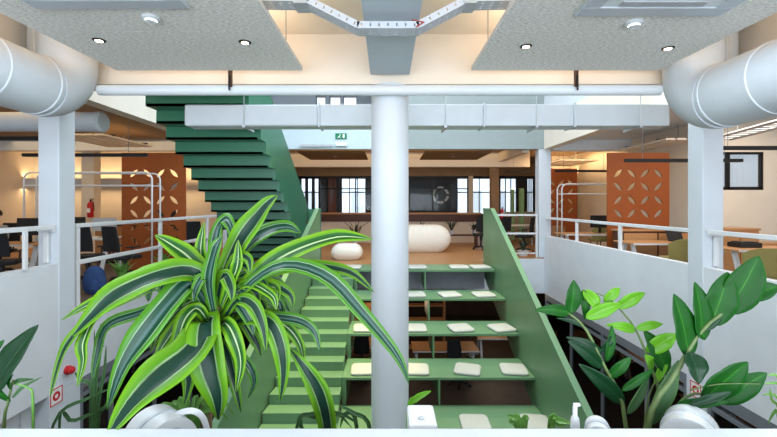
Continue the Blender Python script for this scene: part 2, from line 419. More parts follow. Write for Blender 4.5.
# ================================================================ NEAR CEILING THINGS
for sx, nm in ((-1, 'left'), (1, 'right')):
    x0, x1 = (-3.4, -1.065) if sx < 0 else (1.06, 3.42)
    t = empty('ceiling_panel', 'grey wood wool ceiling panel on the %s with recessed lamps and a white grille' % nm, 'ceiling panel', ((x0+x1)/2, 2.2, 3.18), 0, 'suspended wood wool panels')
    hw = (x1-x0)/2
    for k in range(7):
        y0 = -5.1+k*1.133
        B(-hw, hw, y0+.002, y0+1.131, 0, .05).build('board', M['panel'], t)
    fr = MB()
    for q in (-hw+.1, hw-.1): fr.box(q-.02, q+.02, -5, 2.8, .05, .07)
    fr.build('rail', M['silver'], t)
    for xx in (-.9, .9):
        for yy in (-1.5, 2.3): MB().tube([(xx, yy, .05), (xx, yy, .57)], .006, 6).build('hanger_rod', M['silver'], t)
def downlight(px, py, label):
    Y = 1.68*F/(CY-py); x = (px-CX)*Y/F
    t = empty('downlight', label, 'light', (x, Y, 3.18), 0, 'recessed ceiling lamps')
    MB().lathe([(.062, .0), (.062, -.006), (.05, -.010)], n=24).build('trim_ring', M['black'], t)
    MB().lathe([(.036, -.0102), (.036, -.013), (.02, -.015)], n=20).build('lamp', M['lamp'], t)
downlight(99, 40, 'small recessed ceiling lamp near the left duct, outermost on left panel')
downlight(245, 42, 'small recessed ceiling lamp on left panel nearest the middle beam')
downlight(526, 46, 'small recessed ceiling lamp on right panel nearest the middle beam')
downlight(668, 48, 'small recessed ceiling lamp near the right duct, outermost on right panel')
for px, py, s in ((151, 17, 'left'), (634, 22, 'right')):
    Y = 1.68*F/(CY-py); t = empty('smoke_detector', 'round white smoke detector under the %s grey ceiling panel' % s, 'smoke detector', ((px-CX)*Y/F, Y, 3.18), 0, 'smoke detectors')
    MB().lathe([(.075, 0), (.075, -.02), (.06, -.028)], n=28).build('base', M['plastic'], t, smooth='auto')
    MB().lathe([(.05, -.0281), (.048, -.045), (.02, -.052)], n=28).build('sensor_head', M['plastic'], t, smooth='auto')
for x0, x1, yf, s in ((-2.97, -1.67, 3.39, 'left'), (1.65, 2.92, 3.52, 'right')):
    t = empty('air_conditioning_cassette', 'square white air conditioning cassette in the %s ceiling panel, cut by frame top' % s, 'air conditioner', ((x0+x1)/2, yf-.65, 3.18), 0, 'ceiling cassettes')
    w = (x1-x0)/2; f = MB()
    for a in ((-w, w, -.65, -.5), (-w, w, .5, .65), (-w, -w+.15, -.5, .5), (w-.15, w, -.5, .5)): f.box(*a, -.03, -.001)
    f.build('frame', M['ledge'], t, bevel=.006)
    f = MB()
    for a in ((-.35, .35, .40, .47), (-.35, .35, -.47, -.40), (-.47, -.40, -.35, .35), (.40, .47, -.35, .35)): f.box(*a, -.03, -.02)
    f.build('air_flap', M['lightgrey'], t)
    B(-w+.15, w-.15, -.5, .5, -.019, -.001).build('grille', M['facade'], t)

# big round side ducts, turning up at the far end
for sx in (-1, 1):
    X = -3.98 if sx < 0 else 3.84; Z = 2.85 if sx < 0 else 2.735; Ye = 4.55
    t = empty('round_duct', 'thick white round air duct along the %s side, turning up beside the beam' % ('left' if sx < 0 else 'right'), 'duct', (X, 0, 0), 0, 'thick round air ducts')
    R = .335 if sx < 0 else .36
    path = [(0, -2.8, Z), (0, 0, Z), (0, 2, Z), (0, Ye, Z)]
    MB().tube(path, R, 40).build('pipe', M['duct'], t, smooth='auto')
    el = [(0, Ye+.38*math.sin(a), Z+.38*(1-math.cos(a))) for a in [PI/2*i/8 for i in range(9)]]+[(0, Ye+.38, Z+.95)]
    MB().tube(el, R*1.03, 40).build('elbow', M['duct'], t, smooth='auto')
    for yy in (1.0, 2.2, 3.1, 3.9, 4.5):
        MB().lathe([(R, -.02), (R+.009, -.012), (R+.009, .012), (R, .02)], (0, yy, Z), 40, 'y').build('seam_band', M['duct'], t, smooth='auto')
    s = MB()
    for yy in (1.0, 3.1, 4.5): s.box(-.01, .01, yy-.012, yy+.012, Z+R, 3.75)
    s.build('hanger_strap', M['silver'], t)
# rectangular duct across the atrium
t = empty('rectangular_duct', 'long white rectangular air duct crossing the atrium behind the round column', 'duct', (0, 6.35, 0))
z0, z1 = EYE+(204-126)*6.2/F, EYE+(204-104.5)*6.2/F
xs = [-3.15, -1.05, .15, 1.5, 2.9, 4.38]
for i, (a, b) in enumerate(zip(xs, xs[1:])):
    B(a+.012, b-.012, -.17, .17, z0, z1).build('duct_section', M['duct'], t, bevel=.03 if i == 0 else .012)
for x in xs[1:-1]:
    B(x-.012, x+.012, -.19, .19, z0-.02, z1+.02).build('flange', M['duct'], t)
for x in (-2.2, .9, 2.3, 3.9):
    MB().tube([(x, -.2, z0-.03), (x, -.2, z1+1.5)], .006, 6).build('hanger_rod', M['silver'], t)
    B(x-.02, x+.02, -.22, .22, z0-.035, z0-.004).build('hanger_bar', M['silver'], t)

# perforated cable tray that dips below the middle beam
t = empty('cable_tray', 'white perforated cable tray dipping under the middle ceiling beam', 'cable tray', (0, 3.6, 0))
Y0 = 3.52
tp = [(pxX(a, Y0), EYE+(204-b)*Y0/F) for a, b in ((236, 0), (303, 1), (357, 28), (419, 28), (470, 1), (545, 0))]
def slots(L, n, w, h, rows):
    hs = []
    for r in rows:
        for k in range(n):
            x = L*(k+.5)/n; hs.append([(x-w, r-h), (x+w, r-h), (x+w, r+h), (x-w, r+h)])
    return hs
for i, (a, b) in enumerate(zip(tp, tp[1:])):
    A = Vector((a[0], 0, a[1])); Bq = Vector((b[0], 0, b[1])); d = (Bq-A); L = d.length; d.normalize()
    up = Vector((0, 1, 0)).cross(d)*-1
    if up.z < 0: up = -up
    n = max(3, int(L/.075))
    # bottom
    me = plate([(0, 0), (L, 0), (L, .17), (0, .17)], slots(L, n, .014, .006, (.04, .085, .13)), .003)
    mx = Matrix(((d.x, 0, up.x, A.x), (0, 1, 0, Y0-3.6), (d.z, 0, up.z, A.z), (0, 0, 0, 1)))
    from_me('tray_bottom', me, M['ledge'], mx, t)
    for yy in (0, .17):
        me = plate([(0, 0), (L, 0), (L, .06), (0, .06)], slots(L, n, .006, .013, (.03,)), .003)
        mx = Matrix(((d.x, up.x, 0, A.x), (0, 0, 1, Y0-3.6+yy), (d.z, up.z, 0, A.z), (0, 0, 0, 1)))
        from_me('tray_side', me, M['ledge'], mx, t)
for a, b in ((300, 2), (470, 2)):
    p = P(a, b, Y0); B(p.x-.06, p.x+.06, -.09, .1, p.z-.012, p.z+.08).build('joint_plate', M['lightgrey'], t)
MB().tube([P(416, 27, 3.5)-Vector((0, 3.6, 0)), P(424, 22, 3.5)-Vector((0, 3.6, 0)), P(412, 20, 3.55)-Vector((0, 3.6, 0))], .006, 6).build('cable_end', M['cabler'], t)
for px, k in ((286, 'left'), (488, 'right')):
    Y = 4.4; x = pxX(px, Y)
    tag(MB().tube([(x, Y, 3.745), (x, Y, 3.3)], .005, 6).build('threaded_rod', M['grey'], None), 'thin bare rod hanging from cream ceiling beside the %s grey panel' % k, 'rod', 'bare ceiling rods')
for px, k in ((233, 'left'), (573, 'right')):
    x = pxX(px, 5.15); t = empty('beam_clamp', 'dark rusty clamp gripping the white cross beam on the %s' % k, 'clamp', (x, 5.04, 3.0), 0, 'beam clamps')
    MB().box(-.02, .02, .0, .045, -.02, .22).build('clamp_body', M['woodd'], t)
    MB().tube([(0, -.015, -.07), (0, -.015, .12)], .012, 8).build('bolt', M['blackm'], t)

# ================================================================ BLEACHER STAIRCASE
D, R_, XR, XL = .82, .46, 2.46, -.75
stair = empty('bleacher_staircase', 'green steel staircase with wide bleacher seating tiers rising through the atrium', 'staircase', (0, 0, -3.22))
def zz(v): return v+3.22     # local height
for n in range(7):
    yf = 9.1-D*n; z = -R_*n
    m = MB()
    yb = yf+D+.005
    segs = [(XL+.07, XR)] if n != 5 else [(XL+.07, -.28), (.36, XR)]
    for a, b in segs:
        m.box(a, b, yf, yb, zz(z)-.045, zz(z))
    if n == 5: m.box(-.28, .36, yf, 5.16, zz(z)-.045, zz(z))
    m.build('seat_tier', M['green'], stair, bevel=.004)
    zb = z-R_
    B(.855, .885, yf+.01, yf+D-.01, zz(zb)+.003, zz(z)-.047).build('divider', M['green'], stair)
    B(XL, XL+.07, yf, yf+D, zz(z)-R_, zz(z)).build('end_panel', M['green'], stair)
for k in range(1, 22):
    yf = 9.1+.0-.2733*k; z = -.15333*(k)
    if yf < 3.2: break
    xl0 = -1.60-.092*(9.37-yf); xl1 = -1.60-.092*(9.37-yf-.3)
    zt_ = zz(z)
    vs = []
    for (y, x) in ((yf, xl0), (yf+.30, xl1)):
        vs += [(x, y, zt_-.1533), (XL-.004, y, zt_-.1533), (XL-.004, y, zt_), (x, y, zt_)]
    MB().add(vs, [(0,1,2,3),(7,6,5,4),(0,4,5,1),(3,2,6,7),(0,3,7,4),(1,5,6,2)]).build('step', M['green'], stair, bevel=.004)
B(-1.62, XL-.004, 9.1, 9.92, zz(-.15), zz(0)).build('step', M['green'], stair, bevel=.004)
# guards
def ztop(Y): return 1.36-.55*(9.46-Y)
yend = 3.25
poly = [(10.25, zz(-.3)), (10.25, zz(1.36)), (9.46, zz(1.36)), (yend, zz(ztop(yend))), (yend, zz(-3.22)), (yend+.9, zz(-3.22)), (yend+1.2, zz(-3.0))]
MB().prism(poly, 'x', XR+.005, XR+.065).build('side_guard', M['green'], stair)
cap = MB()
pc = [(10.25, 1.36), (9.46, 1.36), (yend, ztop(yend))]
for (a, b) in zip(pc, pc[1:]):
    cap.prism([(a[0], zz(a[1])+.001), (b[0], zz(b[1])+.001), (b[0], zz(b[1])+.035), (a[0], zz(a[1])+.035)], 'x', XR-.01, XR+.085)
cap.build('handrail_cap', M['green'], stair)
def xleft(Y): return -1.62-.092*(9.37-Y)
def skew(poly, dx0, dx1):
    n = len(poly); vs = [(xleft(y)+dx0, y, z) for y, z in poly]+[(xleft(y)+dx1, y, z) for y, z in poly]
    return MB().add(vs, [tuple(range(n))[::-1], tuple(range(n, 2*n))]+[(i, (i+1) % n, n+(i+1) % n, n+i) for i in range(n)])
poly = [(9.6, zz(-.3)), (9.6, zz(1.36)), (9.46, zz(1.36)), (yend, zz(ztop(yend))), (yend, zz(-3.22)), (yend+.9, zz(-3.22)), (yend+1.2, zz(-3.0))]
skew(poly, -.065, -.005).build('side_guard', M['green'], stair)
m = MB()
for (a, b) in (((9.6, 1.36), (9.46, 1.36)), ((9.46, 1.36), (yend, ztop(yend)))):
    q = skew([(a[0], zz(a[1])+.001), (b[0], zz(b[1])+.001), (b[0], zz(b[1])+.035), (a[0], zz(a[1])+.035)], -.085, .01); m.add(q.v, q.f)
m.build('handrail_cap', M['green'], stair)

# cushions on the tiers: (tier, px centre, turn)
def cushion_mb(w=.44, h=.05, r=.07):
    pts = []
    for cx, cy, a0 in ((w/2-r, w/2-r, 0), (-w/2+r, w/2-r, PI/2), (-w/2+r, -w/2+r, PI), (w/2-r, -w/2+r, 1.5*PI)):
        for i in range(5): pts.append((cx+r*math.cos(a0+PI/2*i/4), cy+r*math.sin(a0+PI/2*i/4)))
    m = MB(); n = len(pts); prof = [(.94, 0), (1, .3), (1, .7), (.93, 1)]
    for s_, hh in prof:
        for p in pts: m.v.append(Vector((p[0]*s_, p[1]*s_, hh*h)))
    for i in range(len(prof)-1):
        for j in range(n): m.f.append((i*n+j, i*n+(j+1) % n, (i+1)*n+(j+1) % n, (i+1)*n+j))
    m.f.append(tuple(range(n))[::-1]); m.f.append(tuple(range((len(prof)-1)*n, len(prof)*n)))
    return m
cush = cushion_mb().build('seat_cushion', M['cushion'], None, smooth='auto'); cush['category'] = 'cushion'
used = [False]
tn = ['topmost', 'second', 'third', 'fourth', 'fifth']
rows = {0: [(352, 0), (417, 4), (459, -3), (480, 6)], 1: [(415, 4), (449.5, 12), (483.5, 8)],
        2: [(365, 3), (415, 0), (460.5, 10), (501.5, 14)], 3: [(364, 2), (416, -3), (467.5, -16), (513.5, -7)], 4: [(475, -2), (536, -6)]}
pos = {4: ['left of the round column', 'just right of the round column', 'middle of the right half', 'by the right guard'],
       3: ['just right of the round column', 'in the middle', 'by the right guard'], 2: ['near the middle', 'by the right guard']}
for n, L in rows.items():
    for i, (px, a) in enumerate(L):
        yf = 9.1-D*n; z = -R_*n; Y = yf+(.27 if n < 4 else .24)
        x = pxX(px, Y)
        names = pos[len(L)]
        inst(cush, used, (x, Y, z+.001), math.radians(a), 'pale square cushion on the %s green tier, %s' % (tn[n], names[i]), 'cushions on the bleacher tiers')

# ================================================================ UPPER STAIRCASE (dark green)
us = empty('upper_staircase', 'dark green folded steel staircase climbing to the storey above on the left', 'staircase', (-3.08, 8, 0))
def loc(x, y, z): return (x+3.08, y-8, z)
ys, zs = 10.75, .05
nst = 16; run = .3; rise = .213
for k in range(nst):
    y0 = ys-run*(k+1); z0_ = zs+rise*k
    xl = -3.83+.004*k; xr = -2.22
    b = MB()
    b.box(xl+3.08, xr+3.08, y0-8, y0+.03-8, z0_, z0_+rise+.04)          # riser
    b.box(xl+3.08, xr+3.08, y0-8, y0+run+.03-8, z0_+.0, z0_+.04)       # tread
    b.build('step', M['green_d'], us)
pl = [(11.15, 0.0), (11.15, 1.3), (10.4, 1.75), (8.14, 3.07), (5.95, 4.46)]
for k in range(nst-1, -1, -1): pl += [(ys-run*(k+1), zs+rise*(k+1)-.001), (ys-run*(k+1), zs+rise*k)]
pl += [(10.75, .05), (10.75, 0)]
MB().prism([(p[0]-8, p[1]) for p in pl], 'x', .862, .92).build('side_guard', M['green_d'], us)
B(.97, 1.30, 2.75, 2.8, 0, 1.36).build('landing_guard', M['green_d'], us)

# exit sign and emergency lamp on the pale fascia
t = empty('exit_sign', 'green emergency exit sign with white running figure on the pale upstand', 'sign', P(341, 136, YF-.03))
B(-.16, .16, 0, .028, -.075, .075).build('sign_box', M['exitgreen'], t)
m = MB().box(.05, .10, -.004, 0, -.05, .05).box(-.035, -.015, -.004, 0, .03, .05).prism([(-.06, -.01), (-.04, -.015), (-.015, .025), (-.035, .025)], 'y', -.004, 0).prism([(-.1, -.05), (-.085, -.055), (-.045, -.012), (-.06, -.008)], 'y', -.004, 0).prism([(-.03, -.05), (-.015, -.05), (-.04, -.008), (-.055, -.012)], 'y', -.004, 0)
m.build('pictogram', M['exitwhite'], t)
t = empty('emergency_lamp', 'small white emergency lamp below the green exit sign', 'light', P(341, 144.5, YF-.06))
B(-.17, .17, 0, .058, -.05, .05).build('housing', M['plastic'], t, bevel=.02)
B(-.13, .13, -.006, 0, -.03, .03).build('diffuser', M['exitwhite'], t)
tag(B(pxX(300, YF), pxX(333, YF), YF-.05, YF-.002, 3.10, 3.17).build('cable_trunking', M['lightgrey']), 'thin grey cable trunking along the pale upstand left of emergency lamp', 'trunking')

# ================================================================ RAILINGS
def railing(name, label, x, zs_, segs, posts, zbase, posth):
    t = empty(name, label, 'railing', (x, segs[0][0], zbase))
    for z in zs_:
        for a, b in segs:
            B(-.03, .03, a-segs[0][0], b-segs[0][0], z-zbase-.03, z-zbase+.03).build('rail', M['rail'], t, bevel=.008)
    for y in posts:
        B(-.028, .028, y-.03-segs[0][0], y+.03-segs[0][0], 0.002, posth-zbase-.031).build('post', M['rail'], t, bevel=.006)
    return t
r = railing('railing', 'white tubular rail on top of the left parapet, nearest the camera', -4.45, [1.19], [(1.3, 5.34)], [2.0, 3.6], .70, 1.19)
B(.052, .09, 3.52, 3.56, .0, .47).build('bracket', M['rail'], r)
railing('railing', 'white two-bar railing in front of the left office beyond the column', -4.45, [1.19, .66], [(5.70, 10.6)], [5.74, 7.85, 9.9], 0, 1.19)
r = railing('railing', 'white rail on the right parapet between the near and far columns', 4.46, [1.11], [(5.86, 11.18)], [7.65, 9.4], .62, 1.11)
r = railing('railing', 'white tubular rail on the right parapet, nearest the camera', 4.46, [1.11], [(1.3, 5.54)], [2.0, 3.6], .62, 1.11)
t = empty('railing', 'white railing of three bars on the far landing right of the green stairs', 'railing', (2.76, 11.26, 0))
for z in (1.19, .67): B(0, 1.48, -.025, .025, z-.025, z+.025).build('rail', M['rail'], t)
for x in (.03, 1.45): B(x-.025, x+.025, -.024, .024, .002, 1.164).build('post', M['rail'], t)
B(.056, 1.424, -.02, .02, .10, .13).build('rail', M['rail'], t)
# rail ends hooked round the columns
for sx, x, y in ((-1, -4.53, 5.34), (1, 4.55, 5.55)):
    zt_ = 1.19 if sx < 0 else 1.11; zb = .72 if sx < 0 else .64
    t = empty('rail_bracket', 'white square tube bracket on the front of the %s square column' % ('left' if sx < 0 else 'right'), 'bracket', (x, y, 0), 0, 'column brackets')
    MB().box(-.03, .03, -.04, -.002, zb, zt_-.06).build('upright', M['rail'], t, bevel=.005)
    MB().box(-.11, .11, -.04, -.002, zt_-.058, zt_-.0).build('plate', M['rail'], t, bevel=.005)

# ================================================================ PERFORATED SCREENS
def screen(px0, px1, Y, nrow, label):
    x0, x1 = pxX(px0, Y), pxX(px1, Y); W = x1-x0
    t = empty('perforated_screen', label, 'screen', ((x0+x1)/2, Y, 0), 0, 'orange perforated screens')
    p = .3; hs = []
    for i in range(4):
        for j in range(nrow):
            cx = (i-1.5)*p; cz = 2.19-j*.302; a = PI/4 if (i+j) % 2 == 0 else -PI/4
            pts = []
            for k in range(7): q = -1+2*k/6; pts.append((q*.135, .045*(1-q*q)))
            for k in range(1, 6): q = 1-2*k/6; pts.append((q*.135, -.045*(1-q*q)))
            hs.append([(cx+u*math.cos(a)-v*math.sin(a), cz+u*math.sin(a)+v*math.cos(a)) for u, v in pts])
    me = plate([(-W/2, .02), (W/2, .02), (W/2, 2.65), (-W/2, 2.65)], hs, .03)
    from_me('panel', me, M['orange'], Matrix(((1,0,0,0),(0,0,-1,0),(0,1,0,0),(0,0,0,1))), t)
    for s in (-1, 1): B(s*W/2*.8-.1, s*W/2*.8+.1, -.2, .2, .0, .02).build('foot', M['blackm'], t)
screen(122, 186, 9.0, 6, 'orange-brown screen with leaf-shaped cut-outs in the left office')
screen(607, 669, 9.0, 4, 'orange-brown screen with leaf-shaped cut-outs, the nearer one at right')
screen(536, 577, 13.0, 4, 'dark orange screen with leaf-shaped cut-outs, the farther one behind the column')

# ================================================================ OFFICE THINGS
def pendant(px0, px1, py, Y, label, zc=3.3):
    x0, x1 = pxX(px0, Y), pxX(px1, Y); z = EYE+(204-py)*Y/F
    t = empty('pendant_light', label, 'light', ((x0+x1)/2, Y, z), 0, 'long black pendant lamps'); h = (x1-x0)/2
    B(-h, h, -.03, .03, -.03, .03).build('housing', M['blackm'], t)
    B(-h+.05, h-.05, -.02, .02, -.034, -.0305).build('diffuser', M['greyd'], t)
    for s in (-.7, .7): MB().tube([(s*h, 0, .03), (s*h, 0, zc-z)], .004, 6).build('wire', M['grey'], t)
pendant(23, 147, 155, 7.6, 'long black pendant lamp crossing behind the left square column')
pendant(-60, 70, 138.5, 6.4, 'black pendant lamp at left edge, the higher one by the frame')
pendant(625, 742, 160.5, 7.5, 'long black pendant lamp passing behind the right square column')
pendant(715, 800, 148, 6.4, 'black pendant lamp at right edge above the office window')
pendant(505, 560, 172, 14.0, 'short black pendant lamp far behind the landing railing')
pendant(555, 612, 171, 12, 'black pendant lamp over the far right office beyond the orange screen')

t = empty('round_duct', 'slim white round duct with closed end behind the left column', 'duct', (pxX(104, 7.0), 7.0, EYE+82*7/F))
MB().lathe([(.17, -6.5), (.17, -.12)], n=28, axis='x').build('pipe', M['duct'], t, smooth='auto')
MB().lathe([(.18, -.119), (.185, -.03), (.15, 0)], n=28, axis='x').build('end_cap', M['duct'], t, smooth='auto')

def cable_ladder():
    t = empty('cable_tray', 'silver cable tray under the ceiling right of the right column', 'cable tray', (6.2, 7.0, 2.72))
    a = Vector((.35, .9, .05)); b = Vector((-.5, -2.2, .0)); d = (b-a).normalized(); s = Vector((d.y, -d.x, 0)).normalized()*.2
    for q in (s, -s): MB().tube([a+q, b+q], .03, 6).build('side_rail', M['silver'], t)
    for k in range(14): 
        c = a+(b-a)*(k+.5)/14; MB().tube([c-s, c+s], .014, 6).build('rung', M['silver'], t)
    for k in (.2, .8):
        c = a+(b-a)*k; MB().tube([c, c+Vector((0, 0, .56-c.z))], .006, 6).build('hanger_rod', M['silver'], t)
cable_ladder()
def baffle(px, py, Y, n, label, dx=.24):
    c = P(px, py, Y); t = empty('ceiling_baffle', label, 'ceiling panel', c, 0, 'slatted ceiling baffles')
    for k in range(n): B((k-n/2)*dx, (k-n/2)*dx+dx*.82, -.9, .9, -.02, .02).build('board', M['ceil'], t)
    for s in (-.6, .6): B(-n/2*dx, n/2*dx, s-.02, s+.02, .021, .05).build('batten', M['blackm'], t)
    for s in (-.6, .6): MB().tube([(0, s, .05), (0, s, 3.29-c.z)], .006, 6).build('wire', M['grey'], t)
baffle(107, 141, 9.5, 5, 'pale slatted ceiling baffle in the left office near the orange screen')
baffle(660, 145, 9.6, 4, 'pale slatted ceiling baffle above the nearer right orange screen')
baffle(567, 163, 13.2, 5, 'pale slatted ceiling baffle above the farther right orange screen')

# white tube racks
def rack(px0, px1, pyt, Y, label):
    x0, x1 = pxX(px0, Y), pxX(px1, Y); zt_ = EYE+(204-pyt)*Y/F; r = .15
    t = empty('tube_rack', label, 'rack', ((x0+x1)/2, Y, 0), 0, 'white tube racks'); h = (x1-x0)/2
    for dy in (0, .3):
        pts = [(-h, dy, .0)]+[(-h+r-r*math.cos(a), dy, zt_-r+r*math.sin(a)) for a in [PI/2*i/6 for i in range(7)]]+[(h-r+r*math.sin(a), dy, zt_-r+r*math.cos(a)) for a in [PI/2*i/6 for i in range(7)]]+[(h, dy, 0)]
        MB().tube(pts, .018, 8).build('hoop', M['rail'], t, smooth=True)
        MB().tube([(-h, dy, zt_-.27), (h, dy, zt_-.27)], .014, 8).build('crossbar', M['rail'], t)
    for s in (-h, h):
        MB().tube([(s, 0, .25), (s, .3, .25)], .012, 8).build('tie_bar', M['rail'], t)
rack(24, 152, 172.5, 8.35, 'white rounded tube rack standing in the left office')
rack(562, 625, 184, 11.0, 'white rounded tube rack standing behind the far right parapet')

# furniture
def desk(label, loc_, rz=0, w=1.5, d=.75, top='woodtop', group='office desks'):
    t = empty('desk', label, 'desk', loc_, rz, group)
    B(-w/2, w/2, -d/2, d/2, .715, .74).build('desk_top', M[top], t, bevel=.004)
    B(-w/2-.004, w/2+.004, -d/2-.004, -d/2, .708, .742).build('edge_trim', M['rail'], t)
    for s in (-1, 1):
        for q in (-1, 1):
            m = MB(); x = s*(w/2-.12)
            m.add([(x-.03, q*.33-.03, 0), (x+.03, q*.33-.03, 0), (x+.03, q*.33+.03, 0), (x-.03, q*.33+.03, 0), (x-.03, q*.12-.03, .714), (x+.03, q*.12-.03, .714), (x+.03, q*.12+.03, .714), (x-.03, q*.12+.03, .714)], [(3,2,1,0),(4,5,6,7),(0,1,5,4),(1,2,6,5),(2,3,7,6),(3,0,4,7)])
            m.build('leg', M['rail'], t)
    return t
def office_chair(label, loc_, rz, fab='mesh', frame='black', group='office chairs'):
    t = empty('office_chair', label, 'chair', loc_, rz, group)
    cushion_mb(.48, .07, .1).build('seat', M[fab], t, smooth='auto', loc=(0, 0, .45))
    m = MB()
    rows_, cols = 7, 7
    for th in (0, .03):
        for i in range(rows_):
            for j in range(cols):
                u = -1+2*j/(cols-1); v = i/(rows_-1)
                m.v.append(Vector((u*(.22-.03*v*v), .22+.05*v-.05*(1-u*u)+th+.03*abs(v-.4), .60+.48*v)))
    nn = rows_*cols
    for i in range(rows_-1):
        for j in range(cols-1):
            a = i*cols+j; m.f.append((a, a+1, a+cols+1, a+cols)); m.f.append((nn+a, nn+a+cols, nn+a+cols+1, nn+a+1))
    for j in range(cols-1):
        for i in (0, rows_-1):
            a = i*cols+j; m.f.append((a, nn+a, nn+a+1, a+1))
    for i in range(rows_-1):
        for j in (0, cols-1):
            a = i*cols+j; m.f.append((a, a+cols, nn+a+cols, nn+a))
    m.build('backrest', M[fab], t, smooth='auto')
    MB().tube([(0, .1, .44), (0, .25, .46), (0, .29, .66)], .02, 8).build('back_support', M[frame], t)
    for s in (-1, 1):
        MB().tube([(s*.2, .05, .45), (s*.27, .05, .48), (s*.27, .03, .67)], .015, 8).build('arm_post', M[frame], t)
        B(s*.27-.035, s*.27+.035, -.12, .14, .672, .70).build('armrest', M[frame], t, bevel=.01)
    MB().lathe([(.028, .1), (.028, .3), (.045, .30), (.045, .448)], n=14).build('gas_lift', M[frame], t)
    for k in range(5):
        a = 2*PI*k/5+.3
        ba = MB().tube([(0, 0, .1), (.28*math.cos(a), .28*math.sin(a), .075)], [.028, .016], 8).build('base_arm', M[frame], t)
        MB().lathe([(.028, -.02), (.028, .02)], (.28*math.cos(a), .28*math.sin(a), .029), 12, 'y').build('caster', M['black'], ba)
    return t
def shell_chair(label, loc_, rz, fab='khaki', frame='blackm', group='upholstered chairs'):
    t = empty('upholstered_chair', label, 'chair', loc_, rz, group)
    cushion_mb(.48, .09, .12).build('seat', M[fab], t, smooth='auto', loc=(0, 0, .42))
    m = MB(); n = 9; rr = 6
    for th in (0, .045):
        for i in range(rr):
            for j in range(n):
                a = -1.15+2.3*j/(n-1); v = i/(rr-1)
                rad = .25+th+.04*v
                zt_ = .47+.40*v*(1-.25*abs(a/1.15)**3)
                m.v.append(Vector((rad*math.sin(a), -.02+rad*math.cos(a), zt_)))
    nn = n*rr
    for i in range(rr-1):
        for j in range(n-1):
            a = i*n+j; m.f.append((a, a+1, a+n+1, a+n)); m.f.append((nn+a, nn+a+n, nn+a+n+1, nn+a+1))
    for j in range(n-1):
        for i in (0, rr-1):
            a = i*n+j; m.f.append((a, nn+a, nn+a+1, a+1))
    for i in range(rr-1):
        for j in (0, n-1):
            a = i*n+j; m.f.append((a, a+n, nn+a+n, nn+a))
    m.build('backrest', M[fab], t, smooth='auto')
    for sx in (-1, 1):
        for sy in (-1, 1): MB().tube([(sx*.15, sy*.15, .42), (sx*.22, sy*.22, 0)], [.014, .01], 8).build('leg', M[frame], t)
    return t
def monitor(label, loc_, rz, w=.52, h=.32, m_='black'):
    t = empty('monitor', label, 'monitor', loc_, rz, 'desk screens')
    B(-w/2, w/2, -.015, .015, .14, .14+h).build('screen', M[m_], t, bevel=.006)
    B(-.03, .03, .016, .04, .006, .3).build('stand', M['blackm'], t)
    B(-.11, .11, -.07, .1, 0, .006).build('base', M['blackm'], t)
def laptop(label, loc_, rz, m_='lightgrey'):
    t = empty('laptop', label, 'laptop', loc_, rz, 'laptops')
    B(-.17, .17, -.12, .12, 0, .014).build('keyboard_base', M[m_], t, bevel=.003)
    MB().add([(-.17, .12, .015), (.17, .12, .015), (.17, .2, .235), (-.17, .2, .235), (-.17, .128, .012), (.17, .128, .012), (.17, .208, .232), (-.17, .208, .232)], [(0,1,2,3),(7,6,5,4),(0,4,5,1),(3,2,6,7),(0,3,7,4),(1,5,6,2)]).build('lid', M[m_], t)

# left office
desk('oak desk at left edge of the office, behind the parapet rail', (-7.45, 7.8, 0), 0, 1.7, .7)
monitor('black monitor on the oak desk just left of the square column', P(29, 245, 7.9).xy.to_3d()+Vector((0, 0, .742)), 0, .46, .34)
laptop('light grey laptop with raised lid at the far left edge', (-7.62, 7.8, .742), PI)
office_chair('black office chair behind the left parapet at frame edge', (-6.7, 6.95, 0), .35+PI)
office_chair('black mesh office chair beyond the rail right of the left column', (-5.8, 7.75, 0), PI+.15)
desk('pale desk right of the left column behind the black mesh chair', (-6.95, 9.1, 0), 0, 1.6, .75, 'facade')
desk('white-legged desk in front of the left orange screen', (-5.45, 8.45+.0, 0), PI/2, 0.9, .6, 'facade') if False else None
office_chair('black office chair in front of the orange screen in left office', (-5.05, 7.7, 0), PI-.4)
t = empty('sideboard', 'low oak cabinet in the left office under the orange screen openings', 'cabinet', (-6.35, 10.3, 0))
B(-1.0, 1.0, -.22, .22, .05, .98).build('body', M['woodd'], t); B(-.95, .95, -.18, .18, 0, .05).build('plinth', M['blackm'], t); B(-1.03, 1.03, -.24, .24, .981, 1.01).build('cabinet_top', M['woodtop'], t)
for s in (-.5, .5): B(s-.47, s+.47, -.245, -.221, .1, .94).build('door', M['woodtop'], t)
office_chair('black office chair far back in the left office near slatted window', (-4.85, 9.9, 0), PI+.5)
monitor('black monitor on the low cabinet in the left office', (-5.7, 10.3, 1.011), 0)
monitor('black monitor on the pale desk beyond the left column', (-7.2, 9.2, .742), 0)
monitor('grey-backed monitor on the pale desk beside the black one', (-6.5, 9.2, .742), .2, .5, .3, 'lightgrey')
# backpack
t = empty('backpack', 'blue backpack lying on the floor by the left railing post', 'bag', (-4.9, 6.7, 0), .4); t.scale = (.9, .6, 1.15)
MB().lathe([(.1, 0), (.17, .05), (.19, .18), (.16, .32), (.07, .4)], n=16).build('bag_body', M['blue'], t, smooth=True)
MB().lathe([(.06, 0), (.1, .03), (.1, .14), (.05, .18)], (0, -.13, .05), 14).build('front_pocket', M['blue'], t, smooth=True)
MB().tube([(-.05, .0, .39), (-.04, 0, .45), (.04, 0, .45), (.05, 0, .39)], .01, 8).build('grab_handle', M['black'], t)
